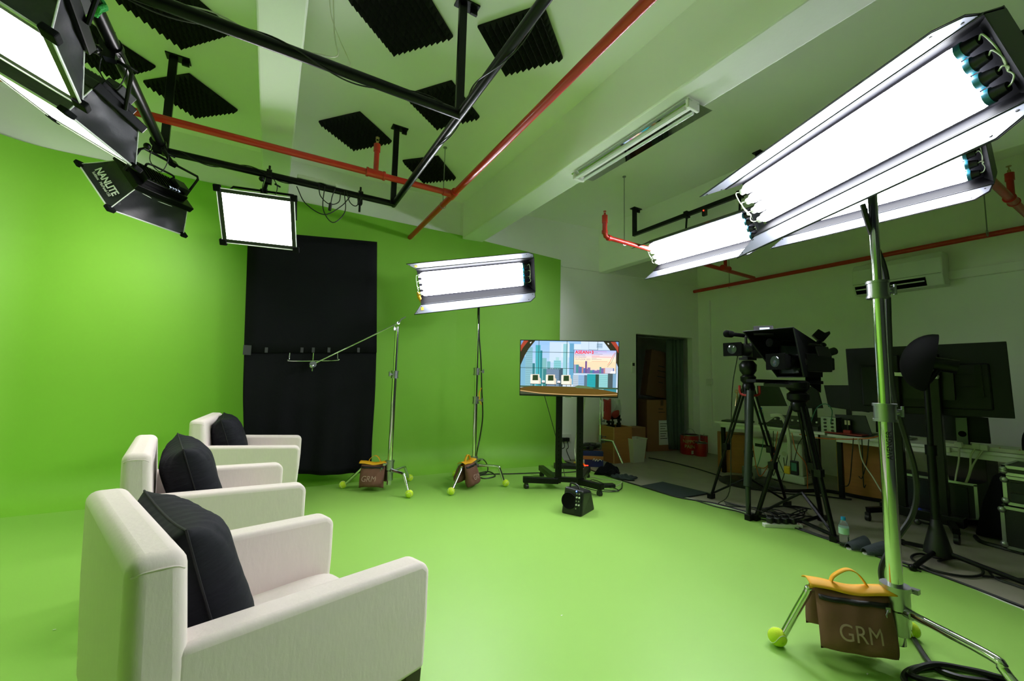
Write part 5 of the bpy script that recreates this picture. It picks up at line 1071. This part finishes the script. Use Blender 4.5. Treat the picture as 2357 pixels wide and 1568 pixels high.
# flight cases at the right edge
def flight(label, x, y0, y1, z0, z1, d=.5, panel=False):
    t = thing('flight_case', label, 'flight case', (x+d/2, (y0+y1)/2, z0), group='flight cases stacked at the right edge'); w_ = y1-y0; h_ = z1-z0; e = .022
    obj('shell', MB().box((0, 0, h_/2), (d-.01, w_-.01, h_-.01)), 'case_laminate', t)
    m = MB()
    for sx in (-1, 1):
        for zz in (e/2, h_-e/2): m.box((sx*(d/2-e/2), 0, zz), (e, w_, e))
        for sy in (-1, 1): m.box((sx*(d/2-e/2), sy*(w_/2-e/2), h_/2), (e, e, h_))
    for sy in (-1, 1):
        for zz in (e/2, h_-e/2): m.box((0, sy*(w_/2-e/2), zz), (d, e, e))
    obj('edge_frame', m, 'case_edge', t)
    for sy in (-1, 1):
        for zz in (.03, h_-.03): obj('corner_ball', MB().sphere((-d/2+.01, sy*(w_/2-.01), zz), .026, 12), 'case_edge', t, smooth=True)
    if panel:
        for i in range(2): obj('rack_unit', MB().box((-d/2-.002, 0, h_*(.3+.36*i)), (.008, w_-.08, h_*.28)).box((-d/2-.008, w_*.22, h_*(.3+.36*i)), (.006, .05, .012)), 'housing', t)
    else: obj('latch', MB().box((-d/2-.003, w_*.22, h_*.45), (.008, .10, .10)).cyl((-d/2-.004, w_*.22, h_*.45), (-d/2-.016, w_*.22, h_*.45), .022), 'case_edge', t, bevel=.003)
    return t
flight('large black flight case on the floor at the right picture edge, bottom of the stack', 5.0, .25, .93, .03, .35)
flight('rack flight case with metal frame, middle of the stack at the right edge', 5.02, .28, .91, .36, .58, .46, True)
flight('flat flight case lid lying on top of the case stack at the right edge', 5.02, .28, .91, .585, .66, .46)
bgq = [onx(2243, 1235, 5.3), onx(2310, 1245, 5.3), onx(2312, 1092, 5.3), onx(2286, 1092, 5.3), onx(2262, 1150, 5.3)]
o = obj('gig_bag', MB().prism([V(p.x, p.y, max(.005, p.z)) for p in bgq], (.14, 0, 0)), 'black_fabric', bevel=.02); tag(o, 'slanted black equipment bag standing left of the flight cases', 'bag')
# ================================================================ cables
def fc(pts, z=.012): return [onz(x, y, z) for x, y in pts]
cable(fc([(1300, 1062), (1345, 1077), (1400, 1097), (1480, 1121), (1560, 1145), (1640, 1158), (1710, 1176), (1790, 1199), (1880, 1230), (1960, 1256), (2080, 1296), (2200, 1338), (2357, 1398)]), .009, label='long black cable following the edge of the green floor')
cable(fc([(1600, 1152), (1650, 1167), (1700, 1178), (1740, 1192), (1800, 1206), (1900, 1240), (2010, 1278), (2120, 1316)]), .006, label='second thinner black cable beside the green floor edge')
cable(fc([(1493, 1054), (1540, 1063), (1600, 1078), (1660, 1097), (1720, 1120), (1790, 1135), (1870, 1140), (1960, 1150)]), .008, label='black cable crossing the concrete from the doorway boxes to the tripods')
cable(fc([(2174, 1290), (2120, 1275), (2098, 1285), (2140, 1310), (2210, 1326), (2255, 1325), (2262, 1312), (2240, 1297), (2200, 1285), (2160, 1292)]), .008, label='black cable loop around the foot of the black reflector stand')
cable(fc([(2262, 1326), (2300, 1330), (2357, 1334)]), .008, label='black cable running out at the right edge beyond the black stand')
cable(fc([(2270, 1305), (2290, 1330), (2330, 1345), (2380, 1362)]), .007, label='thin black cable below the long leg of the black stand')
cable(fc([(2245, 1235), (2260, 1248), (2310, 1262), (2357, 1275)]), .016, label='thick black cable in front of the flight cases')
cable([onz(2160, 1170, .02), onz(2010, 1150, .02), onz(1900, 1130, .02), onz(1800, 1128, .02), onz(1700, 1100, .02)], .02, label='thick dark cable bundle lying on the floor under the desks')
for i in range(4):
    pts = [(1790+30*i, 1187+4*(i % 2)), (1770-8*i, 1175), (1790+10*i, 1165), (1830+12*i, 1172), (1850, 1190-6*i), (1810, 1196-3*i), (1760+6*i, 1190)]
    cable(fc(pts, .015+.01*i), .006, label='tangled black cable under the tripods, loop %s' % ('lowest', 'second', 'third', 'topmost')[i], group='tangled cables under the tripods')
# cables on the stands
d3 = (V(C3[0], C3[1], 1.2)-EYE).dot(fw)
def dc(pts, d): return [dep(x, y, d) for x, y in pts]
o = cable(dc([(1985, 470), (2000, 520), (2018, 570)], d3+.08)+dc([(2040, 640), (2046, 760), (2050, 850), (2062, 930), (2085, 1010), (2105, 1080), (2110, 1140), (2098, 1190), (2068, 1235), (2040, 1280), (2028, 1315), (2036, 1355), (2056, 1392)], d3+.10), .012, label='thick black cable winding down the foreground chrome stand')
cable(fc([(2092, 1448), (2115, 1490), (2150, 1535), (2210, 1560), (2300, 1572), (2340, 1590), (2250, 1600), (2120, 1590), (2080, 1560), (2110, 1538), (2180, 1535), (2260, 1548), (2330, 1570)], .02), .012, label='coil of thick black cable at the foot of the foreground stand')
cable(fc([(2330, 1580), (2220, 1578), (2140, 1568), (2095, 1550), (2150, 1530), (2240, 1545), (2340, 1570)], .04), .012, label='upper turn of the thick cable coil in the bottom right corner')
d2_ = (V(C2[0], C2[1], 1.2)-EYE).dot(fw)
cable(dc([(1103, 705), (1103, 770), (1107, 830), (1109, 900), (1111, 960), (1104, 1010), (1098, 1040)], d2_+.05)+[onz(1098, 1062, .10), onz(1112, 1058, .12), onz(1122, 1072, .08), onz(1120, 1088, .02), onz(1100, 1092, .02)], .008, label='black cable hanging down the second chrome stand')
cable(fc([(1098, 1090), (1125, 1086), (1140, 1096), (1115, 1102), (1102, 1096), (1130, 1092), (1180, 1091), (1240, 1089), (1300, 1088), (1350, 1084)]), .008, label='black cable coiled by the second stand and running behind the television')
cable(dc([(1108, 893), (1103, 905), (1104, 920), (1108, 932)], d2_), .006, 'strap_yellow', 'small yellow strap tied to the cable of the second stand', 'strap', 'cable_strap')
cable([tv.matrix_basis @ V(.20, .06, -.3), dep(1342, 950, 4.9), dep(1330, 985, 4.9), dep(1323, 1030, 4.9), dep(1326, 1065, 4.85), onz(1331, 1098, .03)], .006, 'cream_cable', 'white cable dangling behind the right television column')
cable([tv.matrix_basis @ V(-.28, .06, -.3), dep(1278, 1000, 4.9), dep(1290, 1050, 4.8), onz(1302, 1105, .03)], .004, label='thin black cable dangling beside the left television column')
for i, pts in enumerate(([(1340, 1104), (1360, 1098), (1390, 1104), (1430, 1108), (1415, 1120), (1380, 1118), (1345, 1125)], [(1345, 1122), (1375, 1130), (1410, 1132), (1430, 1125), (1432, 1112)], [(1348, 1112), (1366, 1105), (1400, 1118), (1425, 1130), (1390, 1128)])):
    cable(fc(pts, .012+.006*i), .005, 'cable' if i else 'cream_cable', ('white cable curl on the floor right of the television stand', 'black cable curl around the right television caster', 'black cable ending in a grey connector by the television stand')[i])
p = onz(1394, 1119, .02); o = obj('power_brick', MB().box((p.x, p.y, .025), (.22, .08, .04), Matrix.Rotation(-.3, 3, 'Z')), 'black_plastic', bevel=.008); tag(o, 'black power brick on the green floor right of the television stand', 'power adapter')
rs = random.Random(8)
for i in range(14):
    x = 1700+rs.uniform(0, 300); y0 = 985+(x-1700)*.09; dx = rs.uniform(-30, 40); xx = 5.50
    pts = [onx(x, y0, xx), onx(x+dx*.3, y0+rs.uniform(30, 60), xx-.02), onx(x+dx, y0+rs.uniform(70, 110), xx), onx(x+dx*1.4+rs.uniform(-20, 20), y0+rs.uniform(40, 130), xx)]
    m_ = ('cable', 'cable', 'cable', 'orange_cable', 'teal_cable')[i % 5]; cn = {'cable': 'black', 'orange_cable': 'orange', 'teal_cable': 'teal'}[m_]
    cable(pts, .0045, m_, '%s cable among those hanging from the front edge of the desks' % cn, group='%s cables hanging from the desks' % cn)
cable([onx(1840, 1000, 5.5), onx(1900, 1010, 5.5), onx(1990, 1010, 5.5), onx(2040, 1000, 5.5)], .006, 'orange_cable', 'orange cable stretched along the desk front')
cable([onx(1975, 1010, 5.45), onx(1985, 1060, 5.45), onx(2010, 1100, 5.4), onx(2035, 1140, 5.3), onx(2060, 1160, 5.3)], .006, 'cream_cable', 'pale cable drooping from the desk left of the chrome stand')
cable([onx(1865, 975, 5.4), onx(1880, 940, 5.4), onx(1900, 930, 5.4), onx(1915, 945, 5.4), onx(1912, 975, 5.5)], .005, 'teal_cable', 'teal cable arching above the desk beside the tripod')
# cables on the hanging grid
def wrap(a, b, n, r, amp=.034, ph=0):
    a, b = Vector(a), Vector(b); d = (b-a); e = d.normalized().orthogonal().normalized(); g_ = d.normalized().cross(e); return [a+d*(i/(n*8))+(e*math.cos(2*PI*i/8*.5+ph)+g_*math.sin(2*PI*i/8*.5+ph))*amp for i in range(n*8+1)]
cable(wrap((xr, 2.9, zt), (xr, .6, zt), 5, .004, .036), .0045, n=2, label='black cable wound around the long right bar of the grid')
cable(wrap((.85, yf_, zt), (-.9, yf_, zt), 4, .004, .040, 1.), .0045, n=2, label='black cable wound around the front bar of the grid')
cable(wrap((-.75, yb_, zt), (.35, yb_, zt), 4, .004, .036, 2.), .0045, n=2, label='black cable wound around the far bar of the grid')
cable([(-.9, yf_, zt+.05), (-.6, yf_+.03, zt+.045), (-.35, yf_, zt+.06), (-.1, yf_+.04, zt+.03), (.1, yf_+.02, zt+.06), (.22, yf_+.05, zt+.12), (.20, yf_+.1, zt+.3), (.16, yf_+.1, ZC-.01)], .004, 'cream_cable', 'white cable lying along the front bar of the grid')
cable([(.16, 2.7, ZC-.005), (.18, 2.65, zt+.5), (.24, 2.6, zt+.3), (.30, 2.56, zt+.15), (.27, 2.47, zt+.04)], .003, 'cream_cable', 'thin white cable hanging from the ceiling to the front bar')
hb = onz(690, 425, zt+.03)
for i, pts in enumerate(([(.28, 0), (.30, -.10), (.38, -.16), (.46, -.12), (.47, -.02)], [(.33, 0), (.33, -.22), (.42, -.33), (.52, -.2), (.50, .0)], [(.10, -.06), (.18, -.20), (.34, -.27), (.48, -.16), (.56, -.04)], [(.52, 0), (.56, -.10), (.62, -.12), (.66, -.02)], [(.42, 0), (.40, -.08), (.39, -.17)])):
    cable([(x, yb_-.035, zt+z) for x, z in pts], .0045, label='black cable drooping in loops from the far bar, right of the square softbox', group='cables drooping from the far bar')
o = obj('cable_connector', MB().cyl((.39, yb_-.035, zt-.15), (.385, yb_-.035, zt-.22), .014), 'black_plastic', smooth=True); tag(o, 'black connector dangling below the far bar of the grid', 'connector')
strip('power_strip', 'white power strip lying on the far bar of the grid', (.10, yb_, zt+.048), (.43, yb_, zt+.048), 4)
cl = thing('pipe_clamp', 'empty black clamp on the far bar near its right corner', 'clamp', (.655, yb_, zt)); obj('jaw', MB().lathe([(.038, -.02), (.050, -.02), (.050, .02), (.038, .02)], (0, 0, 0), 16, (1, 0, 0)).box((0, 0, -.06), (.04, .05, .05)), 'black_metal', cl, smooth=True); obj('spigot', MB().cyl((0, 0, .09), (0, 0, -.16), .010), 'black_metal', cl, smooth=True)
tw_ = MB(); rs = random.Random(1)
tw_.tube(smooth_path([V(xl, 2.62, zt)+V(.042*math.cos(a), .02*math.sin(3*a)+.008*rs.uniform(-1, 1), .042*math.sin(a)) for a in [k*.7 for k in range(26)]], 2), .010, 6); o = obj('green_cord', tw_, 'twine_green', smooth=True); tag(o, 'green cord wrapped around the left bar of the grid', 'cord')
for i, (yy, l_) in enumerate(((2.35, .12), (1.7, .20), (1.85, .14))):
    cable([(4.50, yy+.1, 3.375), (4.49, yy+.05, 3.375-l_), (4.50, yy-.05, 3.375-l_*.8), (4.50, yy-.12, 3.375)], .006, label='black cable bunch looped under the right hanging rail', group='cables under the right rail')
ad = thing('inline_switch', 'black inline plug with a red light under the right hanging rail', 'switch', onx(1622, 490, 4.48)); obj('case', MB().box((0, 0, 0), (.04, .06, .08)), 'black_plastic', ad, bevel=.01); obj('red_light', MB().sphere((-.022, .0, .025), .008, 8), 'led_red', ad)
